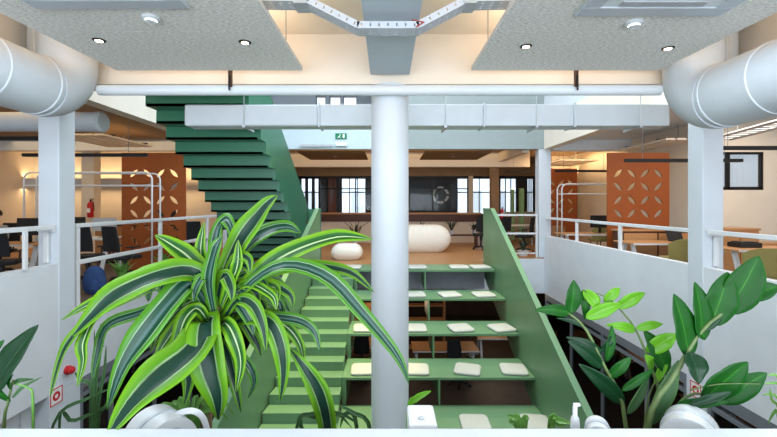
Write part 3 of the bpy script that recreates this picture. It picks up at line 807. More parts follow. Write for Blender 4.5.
# fire extinguisher on left column
def extinguisher(loc_, label, s=1.0):
    t = empty('fire_extinguisher', label, 'fire extinguisher', loc_, 0, 'fire extinguishers')
    MB().lathe([(.07*s, 0), (.085*s, .03*s), (.085*s, .38*s), (.05*s, .45*s), (.025*s, .47*s)], n=20).build('cylinder', M['red'], t, smooth='auto')
    MB().lathe([(.02*s, .471*s), (.03*s, .50*s), (.02*s, .53*s)], n=12).build('valve', M['black'], t)
    B(-.012*s, .1*s, -.012*s, .012*s, .535*s, .555*s).build('handle', M['black'], t)
    MB().tube([(.03*s, 0, .5*s), (.1*s, -.02, .45*s), (.12*s, -.02, .2*s)], .012*s, 8).build('hose', M['black'], t)
    B(-.05*s, .05*s, -.088*s, -.084*s, .15*s, .27*s).build('label_plate', M['signwhite'], t)
cxx = pxX(87.5, 12)
st('trim_14', B(cxx-.19, cxx+.19, 12, 12.3, 0, 3.3), M['cream'], bevel=.01)
extinguisher((pxX(90.5, 11.88), 11.88, 1.1), 'red fire extinguisher hung on the cream pillar in the left office')
extinguisher((pxX(502, 14.8), 14.8, .95), 'small red fire extinguisher by the wooden post right of the green guard', .8)
# cove valances on cream walls
st('trim_15', B(-12, -7, YL-.35, YL-.05, 2.05, 2.35), M['beamgrey'])
st('trim_16', B(5.8, 6.84, 14.6, 14.9, 1.95+.2, 2.45), M['cream'])
def curtain(name, x0, x1, Y, z1, label, amp=.05, m_='curtain'):
    n = int((x1-x0)*26); m = MB()
    for th in (0, .012):
        for z in (.02, z1):
            for i in range(n+1):
                x = x0+(x1-x0)*i/n; m.v.append(Vector((x, Y+amp*math.sin(x*24+math.sin(x*5)*1.5)+th, z)))
    k = n+1
    for i in range(n): m.f += [(i, i+1, k+i+1, k+i), (2*k+i, 3*k+i, 3*k+i+1, 2*k+i+1), (i, 2*k+i, 2*k+i+1, i+1), (k+i, k+i+1, 3*k+i+1, 3*k+i)]
    m.f += [(0, k, 3*k, 2*k), (n, 2*k+n, 3*k+n, k+n)]
    tag(m.build(name, M[m_], smooth='auto'), label, 'curtain')
curtain('curtain', -11.5, pxX(36, 13.2), 13.0, 2.0, 'cream pleated curtain at the back of the left office, leftmost')
curtain('curtain', 5.75, 6.8, 14.3, 2.6, 'cream pleated curtain right of the farther orange screen')
curtain('curtain', pxX(236/3.865+450, 16.5), pxX(250/3.865+450, 16.5), 16.5, 2.1, 'narrow mint green curtain behind the far landing, left one', .03, 'mint')
curtain('curtain', pxX(519, 16.5), pxX(524, 16.5), 16.5, 2.15, 'narrow mint green curtain behind the far landing, right one', .03, 'mint')

# right office
desk('oak desk with white trestle legs beneath the nearer right orange screen', (5.6, 8.05, 0), 0, 1.7, .7)
desk('oak desk at the right frame edge below the office window', (6.65, 6.95, 0), 0, 1.7, .72)
t = empty('sideboard', 'long oak cabinet behind the desk by the office window', 'cabinet', (6.75, 8.1, 0))
B(-.2, .58, -.22, .22, .05, .98).build('body', M['woodtop'], t); B(-.17, 1.45, -.18, .18, 0, .05).build('plinth', M['blackm'], t); B(-.23, 0.6, -.24, .24, .981, 1.02).build('cabinet_top', M['woodtop'], t)
B(.61, 1.5, -.22, .22, .05, .72).build('body', M['woodtop'], t)
for s in (0, .38): B(s-.18, s+.18, -.245, -.221, .1, .94).build('door', M['woodtop'], t)
t = empty('sideboard', 'low oak cabinet between the oak desk and the nearer right orange screen', 'cabinet', (5.75, 8.68, 0))
B(-.75, .75, -.18, .18, .05, .92).build('body', M['woodd'], t); B(-.7, .7, -.15, .15, 0, .05).build('plinth', M['blackm'], t); B(-.78, .78, -.2, .2, .921, .95).build('cabinet_top', M['woodtop'], t)
for s in (-.37, .37): B(s-.35, s+.35, -.2, -.181, .1, .88).build('door', M['woodtop'], t)
laptop('black laptop on the oak desk beneath the right orange screen', (5.95, 8.1, .742), .1, 'black')
t = empty('printer', 'flat black box on the desk below the office window', 'printer', (6.3, 7.05, .742))
B(-.19, .19, -.14, .14, 0, .085).build('body', M['black'], t, bevel=.01); B(-.15, .15, -.1, .1, .086, .1).build('lid', M['blackm'], t, bevel=.004)
shell_chair('khaki upholstered chair beside the left face of the right column', (5.42, 7.5, 0), PI+.2)
shell_chair('khaki upholstered chair at the right frame edge', (5.55, 5.95, 0), PI-.2)
shell_chair('khaki upholstered chair farther along the right parapet', (6.2, 11.7, 0), PI+.1)
desk('long desk far back behind the right parapet', (5.4, 10.4, 0), 0, 1.8, .75)
shell_chair('pale wooden stool-like chair behind the far right parapet corner', (4.95, 11.9, 0), PI, 'woodtop')
monitor('black monitor on the farthest right desk', (5.6, 10.5, .742), 0)
# dark desk objects beyond the far railing
for i, (x, y) in enumerate(((3.1, 13.2), (3.8, 13.4), (4.3, 12.6))):
    office_chair(['black office chair behind far landing railing, left', 'black office chair behind far landing railing, middle', 'black office chair behind far landing railing, right'][i], (x, y, 0), PI+.5*i)
t = empty('side_table', 'long pale table behind the far landing railing', 'table', (4.6, 14.35, 0))
B(-.8, .8, -.35, .35, .72, .75).build('table_top', M['facade'], t)
for a in (-.7, .7):
    for b in (-.28, .28): B(a-.02, a+.02, b-.02, b+.02, 0, .719).build('leg', M['rail'], t)

# far room: counter, bench, plants, bean bags
t = empty('bar_counter', 'long wooden counter with dark apron and cream front at the far end', 'counter', (.6, 15.5, 0))
B(-3.6, 3.05, -.1, .55, 1.1, 1.16).build('counter_top', M['woodtop'], t)
B(-3.55, 3.0, -.03, .5, .82, 1.099).build('apron', M['woodd'], t)
B(-3.5, 2.95, .02, .45, .0, .819).build('front_panel', M['cream'], t)
t = empty('bench', 'low dark wooden bench in front of the far counter', 'bench', (1.9, 14.4, 0))
B(-1.5, 1.4, -.2, .2, .36, .40).build('bench_top', M['woodd'], t)
for x in (-1.4, 0, 1.3): B(x-.03, x+.03, -.17, .17, 0, .359).build('leg', M['woodd'], t)
def small_plant(loc_, label, n=16, h=.4, m_='dpl', pot='white', r=.1, seed=1, pr=.1, group='small potted plants'):
    rnd = random.Random(seed)
    t = empty('potted_plant', label, 'plant', loc_, 0, group)
    MB().lathe([(pr*.7, 0), (pr, .14), (pr*1.05, .15), (pr*.9, .151)], n=18).build('pot', M[pot], t, smooth='auto')
    m = MB()
    for k in range(n):
        a = rnd.uniform(0, 2*PI); s = rnd.uniform(.25, .8); hh = h*rnd.uniform(.6, 1.1)
        d = Vector((math.cos(a), math.sin(a), 0)); q = Vector((-d.y, d.x, 0))*.022
        pts = [Vector((0, 0, .14))+d*.02, Vector((0, 0, .14+hh*.55))+d*hh*s*.4, Vector((0, 0, .14+hh*(1-.3*s)))+d*hh*s]
        o = len(m.v); m.v += [pts[0]-q*.5, pts[0]+q*.5, pts[1]-q*1.3, pts[1]+q*1.3, pts[2]]
        m.f += [(o, o+1, o+3, o+2), (o+2, o+3, o+4)]
    f = m.build('foliage', M[m_], t); sd = f.modifiers.new('s', 'SOLIDIFY'); sd.thickness = .004
small_plant((pxX(421, 14.4), 14.4, .401), 'small dark plant on the low bench just above the white bean bag', 14, .38, seed=1)
small_plant((pxX(451.5, 14.4), 14.4, .401), 'spiky dark plant in white pot on the bench right of bean bag', 18, .5, seed=2)
small_plant((pxX(474, 14.4), 14.4, .401), 'low bushy dark plant at the right end of the bench', 22, .3, seed=3)
small_plant((pxX(355, 14.9), 14.9, .0), 'tall thin dark plant left of the round column by the counter', 12, .95, seed=4, group=None)
small_plant((pxX(523, 11.6), 11.6, 0), 'spiky dark plant in white bowl behind the far landing railing', 24, .45, seed=5, pr=.16)
small_plant((pxX(505, 11.7), 11.7, 0), 'narrow dark plant beside the top of the right green guard', 10, .5, seed=6)
small_plant((-4.75, 7.15, 0), 'leafy green plant on the floor behind the left railing', 26, .4, 'grass', seed=8)
small_plant((-4.75, 8.5, 0), 'leafy green plant on the floor by the second left railing post', 26, .4, 'grass', seed=9)
def blob(w, d, h, e=.45, n=18, k=12, lean=0):
    m = MB()
    for i in range(k+1):
        v = i/k; zz_ = h*v; s = (1-abs(2*v-.8)**3.2*.35) if v < .95 else .55
        s = math.sin(PI*(.12+.83*v))**.3
        for j in range(n):
            a = 2*PI*j/n; c, s2 = math.cos(a), math.sin(a)
            m.v.append(Vector((w/2*s*math.copysign(abs(c)**.55, c)+lean*v, d/2*s*math.copysign(abs(s2)**.55, s2), zz_)))
    for i in range(k):
        for j in range(n): m.f.append((i*n+j, i*n+(j+1) % n, (i+1)*n+(j+1) % n, (i+1)*n+j))
    m.f.append(tuple(range(n))[::-1]); m.f.append(tuple(range(k*n, (k+1)*n)))
    return m
tag(blob(1.75, 1.0, .84, lean=.08).build('bean_bag', M['bean'], None, smooth=True, loc=(1.1, 12.7, .001)), 'large white bean bag lounger on the wooden landing right of column', 'bean bag')
tag(blob(.85, .7, .42).build('pouf', M['bean'], None, smooth=True, loc=(pxX(347, 10.9), 10.9, .001)), 'small white pouf at the top of the green steps', 'pouf')
# round white emblem on the dark wall
t = empty('wall_emblem', 'round white segmented emblem on the dark glazed wall at the far end', 'sign', (pxX(440.5, 19.4), 19.44, EYE+9*19.4/F))
for k in range(6):
    a0 = k*PI/3+.12; m = MB()
    pts = [(math.cos(a0+.8*i/8), math.sin(a0+.8*i/8)) for i in range(9)]
    poly = [(x*.42, z*.42) for x, z in pts]+[(x*.3, z*.3) for x, z in pts[::-1]]
    m.prism(poly, 'y', -.02, .02).build('segment', M['signwhite'], t)
# far ceiling: brown panels with lit coves
for i, (x0, x1) in enumerate(((-2.6, -.65), (1.12, 3.05))):
    t = empty('ceiling_panel', 'brown square ceiling panel over the far room, %s of the round column' % ('left', 'right')[i], 'ceiling panel', ((x0+x1)/2, 12.6, 3.0), 0, 'brown ceiling panels')
    w = (x1-x0)/2
    B(-w, w, -.95, 1.0, 0, .05).build('board', M['panelb'], t)
    MB().lathe([(.05, -.012), (.05, -.001)], n=16).build('sprinkler_plate', M['lightgrey'], t)
    for a in (-w*.7, w*.7): MB().tube([(a, 0, .05), (a, 0, .3)], .006, 6).build('hanger_rod', M['silver'], t)
st('trim_17', B(-5, 5, 14.0, 14.2, 2.8, 3.3), M['ceil'])
st('trim_18', B(pxX(498, 14), pxX(501, 14)+.1, YF+.3, 14, 2.98, 3.3), M['ceil'])

# seated person cut by the left frame edge
def skinned(name, joints, edges, m, parent, root=0, sub=2):
    me = bpy.data.meshes.new(name); me.from_pydata([j[0] for j in joints], edges, [])
    o = bpy.data.objects.new(name, me); C.objects.link(o)
    md = o.modifiers.new('k', 'SKIN'); md.use_smooth_shade = True
    if not me.skin_vertices: me.attributes.new('skin', 'FLOAT', 'POINT')
    sv = me.skin_vertices[0].data
    for i, j in enumerate(joints):
        r = j[1]; sv[i].radius = r if isinstance(r, tuple) else (r, r); sv[i].use_root = (i == root)
    s = o.modifiers.new('s', 'SUBSURF'); s.levels = sub; s.render_levels = sub
    me.materials.append(m)
    if parent: o.parent = parent
    return o
def person(loc_, rz):
    t = empty('person', 'seated person in grey top with dark hair at the left frame edge', 'person', loc_, rz)
    J = [((0, 0, .50), (.15, .11)), ((0, 0, .70), (.13, .10)), ((0, .0, .92), (.16, .11)), ((0, 0, 1.05), (.07, .06)), ((0, .0, 1.12), .052), ((0, -.01, 1.18), (.07, .08)), ((0, -.015, 1.26), (.078, .098)), ((0, 0, 1.34), (.06, .075))]
    E = [(i, i+1) for i in range(7)]
    for s in (-1, 1):
        b = len(J)
        J += [((s*.18, 0, 1.0), .05), ((s*.23, -.03, .76), .042), ((s*.17, -.27, .79), .03), ((s*.15, -.35, .80), (.036, .016))]
        E += [(2, b), (b, b+1), (b+1, b+2), (b+2, b+3)]
        for f in range(4):
            c = len(J); ox = -.027+.018*f; ln = (.058, .07, .066, .05)[f]
            J += [((s*.15+ox, -.385, .80), .009), ((s*.15+ox, -.385-ln*.5, .80), .008), ((s*.15+ox, -.385-ln, .785), .007)]
            E += [(b+3, c), (c, c+1), (c+1, c+2)]
        c = len(J); J += [((s*.15-s*.045, -.35, .795), .01), ((s*.15-s*.06, -.39, .79), .009)]; E += [(b+3, c), (c, c+1)]
        c = len(J)
        J += [((s*.1, -.02, .50), .09), ((s*.13, -.42, .50), .065), ((s*.13, -.40, .1), .04), ((s*.13, -.52, .05), (.04, .03))]
        E += [(0, c), (c, c+1), (c+1, c+2), (c+2, c+3)]
    skinned('body', J, E, M['skin'], t)
    sj = [((0, 0, .52), (.17, .13)), ((0, 0, .72), (.15, .12)), ((0, 0, .92), (.178, .128)), ((0, 0, 1.03), (.09, .08))]; se = [(0, 1), (1, 2), (2, 3)]
    for s in (-1, 1):
        b = len(sj); sj += [((s*.18, 0, 1.0), .065), ((s*.23, -.03, .76), .055), ((s*.18, -.22, .785), .042)]; se += [(2, b), (b, b+1), (b+1, b+2)]
    skinned('shirt', sj, se, M['shirt'], t)
    tj = [((0, 0, .50), (.17, .13))]; te = []
    for s in (-1, 1):
        b = len(tj); tj += [((s*.1, -.02, .50), .105), ((s*.13, -.42, .50), .078), ((s*.13, -.40, .12), .055)]; te += [(0, b), (b, b+1), (b+1, b+2)]
    skinned('trousers', tj, te, M['jeans'], t)
    h = MB()
    for i in range(9):
        a = PI*.62*i/8
        for j in range(16):
            q = 2*PI*j/16; h.v.append(Vector((.088*math.sin(a)*math.cos(q), .02+.108*math.sin(a)*math.sin(q), 1.29+.105*math.cos(a))))
    for i in range(8):
        for j in range(16): h.f.append((i*16+j, i*16+(j+1) % 16, (i+1)*16+(j+1) % 16, (i+1)*16+j))
    h.build('hair', M['hair'], t, smooth=True)
    for s in (-1, 1): MB().lathe([(.004, 0), (.012, .004), (.004, .008)], (s*.032, -.105, 1.25), 10, 'y').build('eye', M['signwhite'], t)
    MB().tube([(0, -.1, 1.25), (0, -.125, 1.215), (0, -.1, 1.21)], [.008, .014, .01], 8).build('nose', M['skin'], t)
    MB().tube([(-.022, -.1, 1.18), (0, -.108, 1.178), (.022, -.1, 1.18)], .005, 6).build('mouth', M['signred'], t)
    return t
person((-8.36, 8.55, 0), .1)
office_chair('black office chair under the seated person at the left frame edge', (-8.36, 8.62, 0), 0)

# ================================================================ LOWER STOREY THINGS
def emblem(loc_, face, label):
    t = empty('fire_alarm_sign', label, 'sign', loc_, 0, 'square fire equipment signs')
    # plate stands in the YZ plane
    x0, x1 = (0.001, .006) if face > 0 else (-.006, -.001)
    e = .002*face
    B(x0, x1, -.11, .11, -.12, .12).build('plate', M['signwhite'], t)
    m = MB()
    for a in ((-.10, .10, .095, .11), (-.10, .10, -.11, -.095), (-.10, -.085, -.095, .095), (.085, .10, -.095, .095)):
        m.box(min(x0, x1)+(e if e > 0 else e), max(x0, x1)+e, *a)
    m.build('border', M['signred'], t)
    r = MB(); n = 24
    poly = [(math.cos(2*PI*i/n), math.sin(2*PI*i/n)) for i in range(n)]
    me = plate([(x*.06, y*.06) for x, y in poly], [[(x*.028, y*.028) for x, y in poly]], .004)
    from_me('ring', me, M['signred'], Matrix(((0, 0, 1, .007*face), (1, 0, 0, 0), (0, 1, 0, 0), (0, 0, 0, 1))), t)
def wallpt(px, py, X):     # point on the plane x = X
    Y = X*F/(px-CX); return Vector((X, Y, EYE+(CY-py)*Y/F))
emblem(wallpt(56, 396, -XP+.013), 1, 'square red and white sign with ring on the lower left white pillar')
emblem(wallpt(696, 390, XP-.013), -1, 'square red and white sign on the lower right white pillar behind leaves')
p = wallpt(67, 370, -XP+.013)
t = empty('alarm_bell', 'round red alarm sounder on the lower left wall above the sign', 'alarm', p)
MB().lathe([(.06, 0), (.062, .03), (.05, .035), (.05, .075), (.03, .09)], n=20, axis='x').build('housing', M['red'], t, smooth='auto')
MB().lathe([(.03, .0901), (.025, .10)], n=16, axis='x').build('lens', M['signred'], t)

zl = -3.22
for i, (x, y) in enumerate(((-1.0, 11.5), (1.6, 11.2), (3.6, 12.2), (7.0, 8.0), (7.0, 10.5), (-7, 8.5))):
    lab = ['left behind the steps', 'centre behind the tiers', 'right behind the tiers', 'near the lower right glazing', 'deeper behind lower right glazing', 'behind lower left glazing'][i]
    desk('wooden table on the dark lower floor, '+lab, (x, y, zl), 0, 1.8, .8, group='lower floor tables')
    office_chair('office chair at the lower floor table, '+lab, (x+.3, y-.75, zl), .4*i, group='lower floor chairs')
t = empty('bookcase', 'brown wooden bookcase standing on the dark lower floor behind the tiers', 'bookcase', (.3, 13.2, zl))
for a in ((-1.6, -1.56), (-.02, .02), (1.56, 1.6)): B(a[0], a[1], -.17, .17, 0, 1.9).build('side_panel', M['woodtop'], t)
for k in range(5): 
    B(-1.559, -.021, -.165, .165, k*.46, k*.46+.03).build('shelf', M['woodtop'], t)
    B(.021, 1.559, -.165, .165, k*.46, k*.46+.03).build('shelf', M['woodtop'], t)
st('wall_far', B(-1.6, -.5, 12.5, 12.6, zl, -1.6), M['woodtop'])
# ================================================================ PLANTER AND PLANTS
t = empty('planter_box', 'long white planter trough with broad ledge across the bottom of the view', 'planter', (0, 1.0, 0))
B(-4.3, 4.3, -.10, .0, .0, .942).build('front_ledge', M['ledge'], t, bevel=.008)
B(-4.3, 4.3, .001, .46, .0, .58).build('trough', M['white'], t)
B(-4.25, 4.25, .045, .44, .581, .62).build('soil', M['soil'], t)

def catmull(pts, n):
    out = []; k = len(pts)
    for i in range(n):
        t_ = i/(n-1)*(k-1); a = min(int(t_), k-2); f = t_-a
        p0 = pts[max(a-1, 0)]; p1 = pts[a]; p2 = pts[a+1]; p3 = pts[min(a+2, k-1)]
        out.append(.5*((2*p1)+(p2-p0)*f+(2*p0-5*p1+4*p2-p3)*f*f+(3*p1-p0-3*p2+p3)*f*f*f))
    return out
def leaf(pts, width, prof, m, parent, name='leaf', fold=.35, n=18, wave=0, hint=(0, -.8, .6), seed=0, th=.0012):
    pts = catmull([Vector(p) for p in pts], n); hint = Vector(hint).normalized()
    vs = []; uvs = []; fs = []; cs = 7; rnd = random.Random(seed); ph = rnd.uniform(0, 6)
    for i, p in enumerate(pts):
        tt = i/(n-1); tg = (pts[min(i+1, n-1)]-pts[max(i-1, 0)]).normalized()
        sd = tg.cross(hint)
        sd = sd.normalized() if sd.length > 1e-4 else Vector((1, 0, 0))
        nm = sd.cross(tg).normalized()
        w = width*prof(tt)/2
        for j in range(cs):
            u = -1+2*j/(cs-1)
            lift = -w*fold*(1-abs(u))+wave*w*abs(u)*math.sin(tt*17+ph+(1.5 if u > 0 else 0))
            vs.append(p+sd*w*u+nm*lift); uvs.append((tt, (u+1)/2))
    for i in range(n-1):
        for j in range(cs-1): fs.append((i*cs+j, i*cs+j+1, (i+1)*cs+j+1, (i+1)*cs+j))
    me = bpy.data.meshes.new(name); me.from_pydata([tuple(v) for v in vs], [], fs)
    uvl = me.uv_layers.new(name='UVMap')
    for l in me.loops: uvl.data[l.index].uv = uvs[l.vertex_index]
    for q in me.polygons: q.use_smooth = True
    me.materials.append(m)
    o = bpy.data.objects.new(name, me); C.objects.link(o); o.parent = parent
    md = o.modifiers.new('t', 'SOLIDIFY'); md.thickness = th
    return o
def pr_strap(t): return max(.02, (.45+.55*min(1, t/.35)**1.2)*(1-max(0, (t-.5)/.5)**2.0))
def pr_oval(t): return .03 if t >= 1 else max(.05, math.sin(PI*t**.82)**.85*(1-.28*t*t))

# --- big variegated plant on the left
Yp = 1.27
bx = P(207, 425, Yp); root = Vector((bx.x, Yp, .62))
dp = empty('variegated_dracaena', 'large striped green and lime arching houseplant left of the round column', 'plant', root)
def rel(px, py, Y, o): return P(px, py, Y)-o
MB().tube([(0, 0, -.02), rel(206, 420, Yp, root), rel(211, 370, Yp, root), rel(216, 315, Yp, root), rel(218, 285, Yp, root)], [.02, .018, .017, .014, .006], 10).build('stem', M['stemb'], dp, smooth=True)
L = [  # pts, width px, material
 ([(216,310,0),(226,268,-.02),(241,236,-.03),(262,208,-.03),(277,195,-.02)], 25, 'dr1'),
 ([(222,312,0),(243,286,-.04),(283,254,-.05),(335,236,-.05),(373,239,-.03)], 20, 'dr2'),
 ([(222,318,0),(247,285,-.05),(283,264,-.08),(327,276,-.1),(362,312,-.11),(397,355,-.1),(409,384,-.09)], 15, 'dr3'),
 ([(230,300,.02),(262,276,.03),(300,265,.04),(348,271,.05),(374,292,.05)], 14, 'dr1'),
 ([(212,305,0),(196,272,-.05),(158,274,-.1),(116,292,-.14),(87,318,-.16),(72,336,-.16)], 27, 'dr1'),
 ([(214,310,0),(207,280,.02),(188,256,.04),(170,243,.05),(155,235,.05)], 19, 'dr2'),
 ([(212,310,0),(192,268,-.02),(150,270,-.05),(112,292,-.07),(84,306,-.08),(61,320,-.08)], 13, 'dr2'),
 ([(212,318,0),(192,283,-.06),(168,300,-.12),(140,336,-.15),(119,370,-.16),(107,410,-.15)], 27, 'dr3'),
 ([(213,335,0),(205,322,-.06),(192,346,-.14),(162,371,-.2),(130,402,-.25),(107,437,-.29)], 36, 'dr1'),
 ([(212,335,0),(207,318,-.07),(203,338,-.12),(208,368,-.13),(216,398,-.13),(218,420,-.12)], 31, 'dr1'),
 ([(212,320,0),(176,300,-.03),(140,312,-.06),(106,326,-.08),(96,356,-.09),(92,381,-.09)], 12, 'dr3'),
 ([(150,290,-.08),(100,312,-.13),(82,340,-.14),(82,362,-.14),(77,387,-.14)], 11, 'dr2'),
 ([(140,290,-.1),(90,318,-.14),(70,338,-.15),(58,362,-.15),(50,397,-.15)], 9, 'dr1'),
 ([(222,330,0),(245,318,-.04),(268,321,-.08),(280,345,-.1),(283,374,-.1),(280,402,-.1)], 17, 'dr1'),
 ([(224,325,0),(255,316,0),(286,318,0),(303,322,0),(315,333,0),(320,352,0)], 12, 'dr3'),
 ([(224,328,0),(258,312,.03),(286,326,.03),(300,345,.03),(303,366,.03)], 11, 'dr2'),
 ([(214,312,.02),(206,280,.05),(200,250,.06),(204,222,.06)], 13, 'dr2'),
 ([(218,308,.03),(214,262,.06),(216,232,.08),(224,218,.06),(231,228,.03),(233,246,.02)], 14, 'dr3'),
 ([(224,300,.03),(240,254,.05),(262,232,.05),(286,226,.05),(301,233,.05)], 18, 'dr3'),
 ([(220,340,-.02),(226,352,-.05),(233,378,-.07),(241,413,-.08)], 12, 'dr1'),
 ([(222,340,0),(236,352,-.02),(249,366,-.02),(254,382,-.02),(248,398,-.02)], 9, 'dr3'),
 ([(212,330,0),(196,332,-.05),(187,356,-.1),(188,382,-.1),(184,405,-.1)], 16, 'dr1'),
 ([(212,322,0),(198,300,-.03),(178,308,-.06),(160,330,-.08),(150,352,-.08)], 14, 'dr2'),
 ([(214,318,.02),(196,292,.06),(180,284,.08),(168,290,.08),(150,312,.08)], 13, 'dr1'),
 ([(224,318,.03),(238,290,.06),(258,283,.08),(276,292,.08),(290,312,.08)], 12, 'dr3'),
 ([(214,316,-.02),(208,280,-.06),(214,250,-.08),(222,236,-.08)], 14, 'dr3'),
 ([(220,308,-.02),(231,280,-.05),(237,262,-.06),(238,240,-.05)], 12, 'dr2'),
 ([(210,326,-.02),(197,308,-.06),(184,318,-.09),(175,345,-.1),(168,372,-.1)], 15, 'dr2'),
 ([(222,322,-.02),(236,300,-.06),(252,304,-.09),(262,325,-.1),(266,352,-.1)], 13, 'dr1'),
 ([(216,330,-.02),(224,322,-.07),(233,335,-.1),(240,362,-.1),(236,392,-.1)], 14, 'dr2'),
]
for k, (pts, w, m_) in enumerate(L):
    leaf([rel(a, b, Yp+d, root) for a, b, d in pts], w*Yp/F*1.02, pr_strap, M[m_], dp, n=22, wave=.12, seed=k)
rnd = random.Random(3)
for k in range(44):      # shorter inner leaves filling the crown
    a = rnd.uniform(-.35, PI+.35); ln = rnd.uniform(38, 95); cx0, cy0 = 216+rnd.uniform(-4, 6), 330-rnd.uniform(0, 26)
    ex, ey = cx0+ln*math.cos(a)*.95, cy0-ln*math.sin(a)*.7
    mx, my = (cx0+ex)/2, (cy0+ey)/2-14-6*rnd.random()
    d = rnd.uniform(-.08, .14)
    leaf([rel(cx0, cy0, Yp, root), rel(mx, my, Yp+d*.6, root), rel(ex, ey+6, Yp+d, root), rel(ex+6*math.cos(a), ey+22, Yp+d*1.1, root)], rnd.uniform(9, 15)*Yp/F, pr_strap, M[rnd.choice(['dr1', 'dr2', 'dr3'])], dp, n=16, wave=.1, seed=100+k)
# separate single leaf of a second young plant
r2 = Vector((P(327, 425, 1.2).x, 1.2, .62))
d2 = empty('young_dracaena', 'single upright striped leaf with brown spots right of the large striped plant', 'plant', r2)
leaf([Vector((0, 0, -.01)), rel(328, 450, 1.2, r2), rel(326, 418, 1.2, r2), rel(318, 390, 1.2, r2), rel(304, 367, 1.2, r2), rel(289, 348, 1.22, r2)], 21*1.2/F, lambda t: max(.03, (.55+.45*min(1, t/.5))*(1-max(0, (t-.55)/.45)**1.6)), M['dr1'], d2, n=20, wave=.08)
MB().tube([(0.004, .02, -.02), (.004, .02, .05)], .006, 8).build('stem', M['stem'], d2)

# --- glossy plants on the right
def zzplant(name, label, base, Y, stems, leaves):
    r_ = Vector((P(base, 425, Y).x, Y, .62))
    t = empty(name, label, 'plant', r_)
    for pts, ra, m_ in stems:
        MB().tube(catmull([rel(a, b, Y+d, r_) for a, b, d in pts], 12), [ra*(1-.55*i/11) for i in range(12)], 8).build('stem', M[m_], t, smooth=True)
    for k, (b0, t0, w, m_) in enumerate(leaves):
        p0 = rel(b0[0], b0[1], Y+b0[2], r_); p1 = rel(t0[0], t0[1], Y+t0[2], r_)
        mid = (p0+p1)/2+Vector((0, -.012, .008))
        leaf([p0, mid, p1], w*Y/F, pr_oval, M[m_], t, fold=.22, n=14, wave=.05, seed=k, hint=(random.uniform(-.3, .3), -1, random.uniform(.1, .6)))
    return t
zzplant('glossy_leaf_plant', 'slender glossy green plant with dark shiny leaves left of centre in right group', 628, 1.22,
  [([(629,495,0),(624,410,0),(602,362,0),(585,328,0),(568,313,0)], .007, 'stem')],
  [((571,313,0),(535,310,-.02),12,'zz'), ((571,314,0),(574,280,0),17,'zz'), ((585,327,0),(556,318,.02),5,'zzd'),
   ((602,353,0),(566,337,.0),10,'zzd'), ((603,368,0),(568,341,-.03),14,'zzd'), ((624,404,0),(579,364,-.04),17,'zzd'),
   ((608,378,0),(631,357,-.02),11,'zz'), ((622,391,0),(654,369,0),9,'zz'), ((628,414,0),(648,378,.02),9,'snake'), ((607,362,.02),(612,325,.03),10,'zz'),
   ((600,352,.02),(616,334,.03),8,'zzd')])
zzplant('lime_leaf_plant', 'pale lime young shoots on a thin light stem between the green plants', 664, 1.27,
  [([(668,500,0),(660,400,0),(652,370,0),(636,330,0),(617,306,0)], .006, 'stem'), ([(617,306,0),(604,296,0),(583,290,0)], .003, 'stem'), ([(640,500,.02),(648,400,.02),(668,368,.02)], .004, 'stem')],
  [((586,318,-.02),(622,304,-.02),14,'zzl'), ((604,302,0),(620,288,0),10,'zzl'), ((584,290,0),(600,314,-.02),13,'zzl'), ((583,290,0),(585,320,0),10,'zz'), ((600,298,.01),(588,306,0),10,'zzl'),
   ((617,308,0),(645,293,-.01),13,'zzl'), ((636,331,0),(606,325,-.01),10,'zzl'), ((636,329,0),(663,324,-.01),9,'zzl'), ((668,372,0),(644,330,0),20,'zz'),
   ((647,352,0),(677,334,-.02),17,'zzl'), ((652,371,0),(645,355,-.02),13,'zzl'), ((655,384,0),(666,352,.02),8,'zzl'), ((668,400,0),(648,358,.03),7,'zzd')])
zzplant('broad_leaf_plant', 'tall plant with large pointed glossy leaves at the right', 640, 1.16,
  [([(640,505,0),(650,415,0),(675,375,0),(700,332,0),(736,303,0)], .0095, 'stem'), ([(652,510,.03),(672,420,.02),(690,395,.02),(712,396,.0)], .006, 'stem'), ([(690,390,0),(720,384,-.02),(760,384,-.03)], .0025, 'stem')],
  [((691,357,0),(674,294,-.02),29,'zz'), ((705,340,0),(695,282,0),28,'zz'), ((712,326,0),(728,272,0),32,'zz'), ((728,314,0),(759,256,-.02),34,'zz'),
   ((742,298,0),(780,286,-.04),18,'zz'), ((691,352,-.02),(699,384,-.05),26,'zzd'), ((704,402,0),(748,362,-.03),32,'zz'), ((718,402,0),(767,373,-.02),24,'zz'),
   ((676,405,0),(728,402,-.05),10,'zz'), ((650,425,.02),(679,360,.04),20,'snake'), ((698,330,.0),(722,300,.03),20,'zzd'), ((690,405,-.03),(732,392,-.06),9,'zzd')])
# left edge plant
zzplant('dark_leaf_plant', 'dark glossy leaf plant cut by the left frame edge', 4, 1.1,
  [([(2,520,0),(4,425,0),(8,403,0),(13,380,0)], .005, 'stem'), ([(32,520,0),(33,405,0),(28,388,0),(10,383,0)], .004, 'grass')],
  [((-12,395,0),(38,325,-.03),30,'zzd'), ((-25,380,.02),(4,340,.0),16,'zz'), ((12,384,0),(34,379,.02),5,'snake'), ((10,402,0),(-4,386,0),8,'zz'), ((12,398,0),(42,377,.02),4,'snake'), ((11,392,0),(13,374,0),6,'zz')])
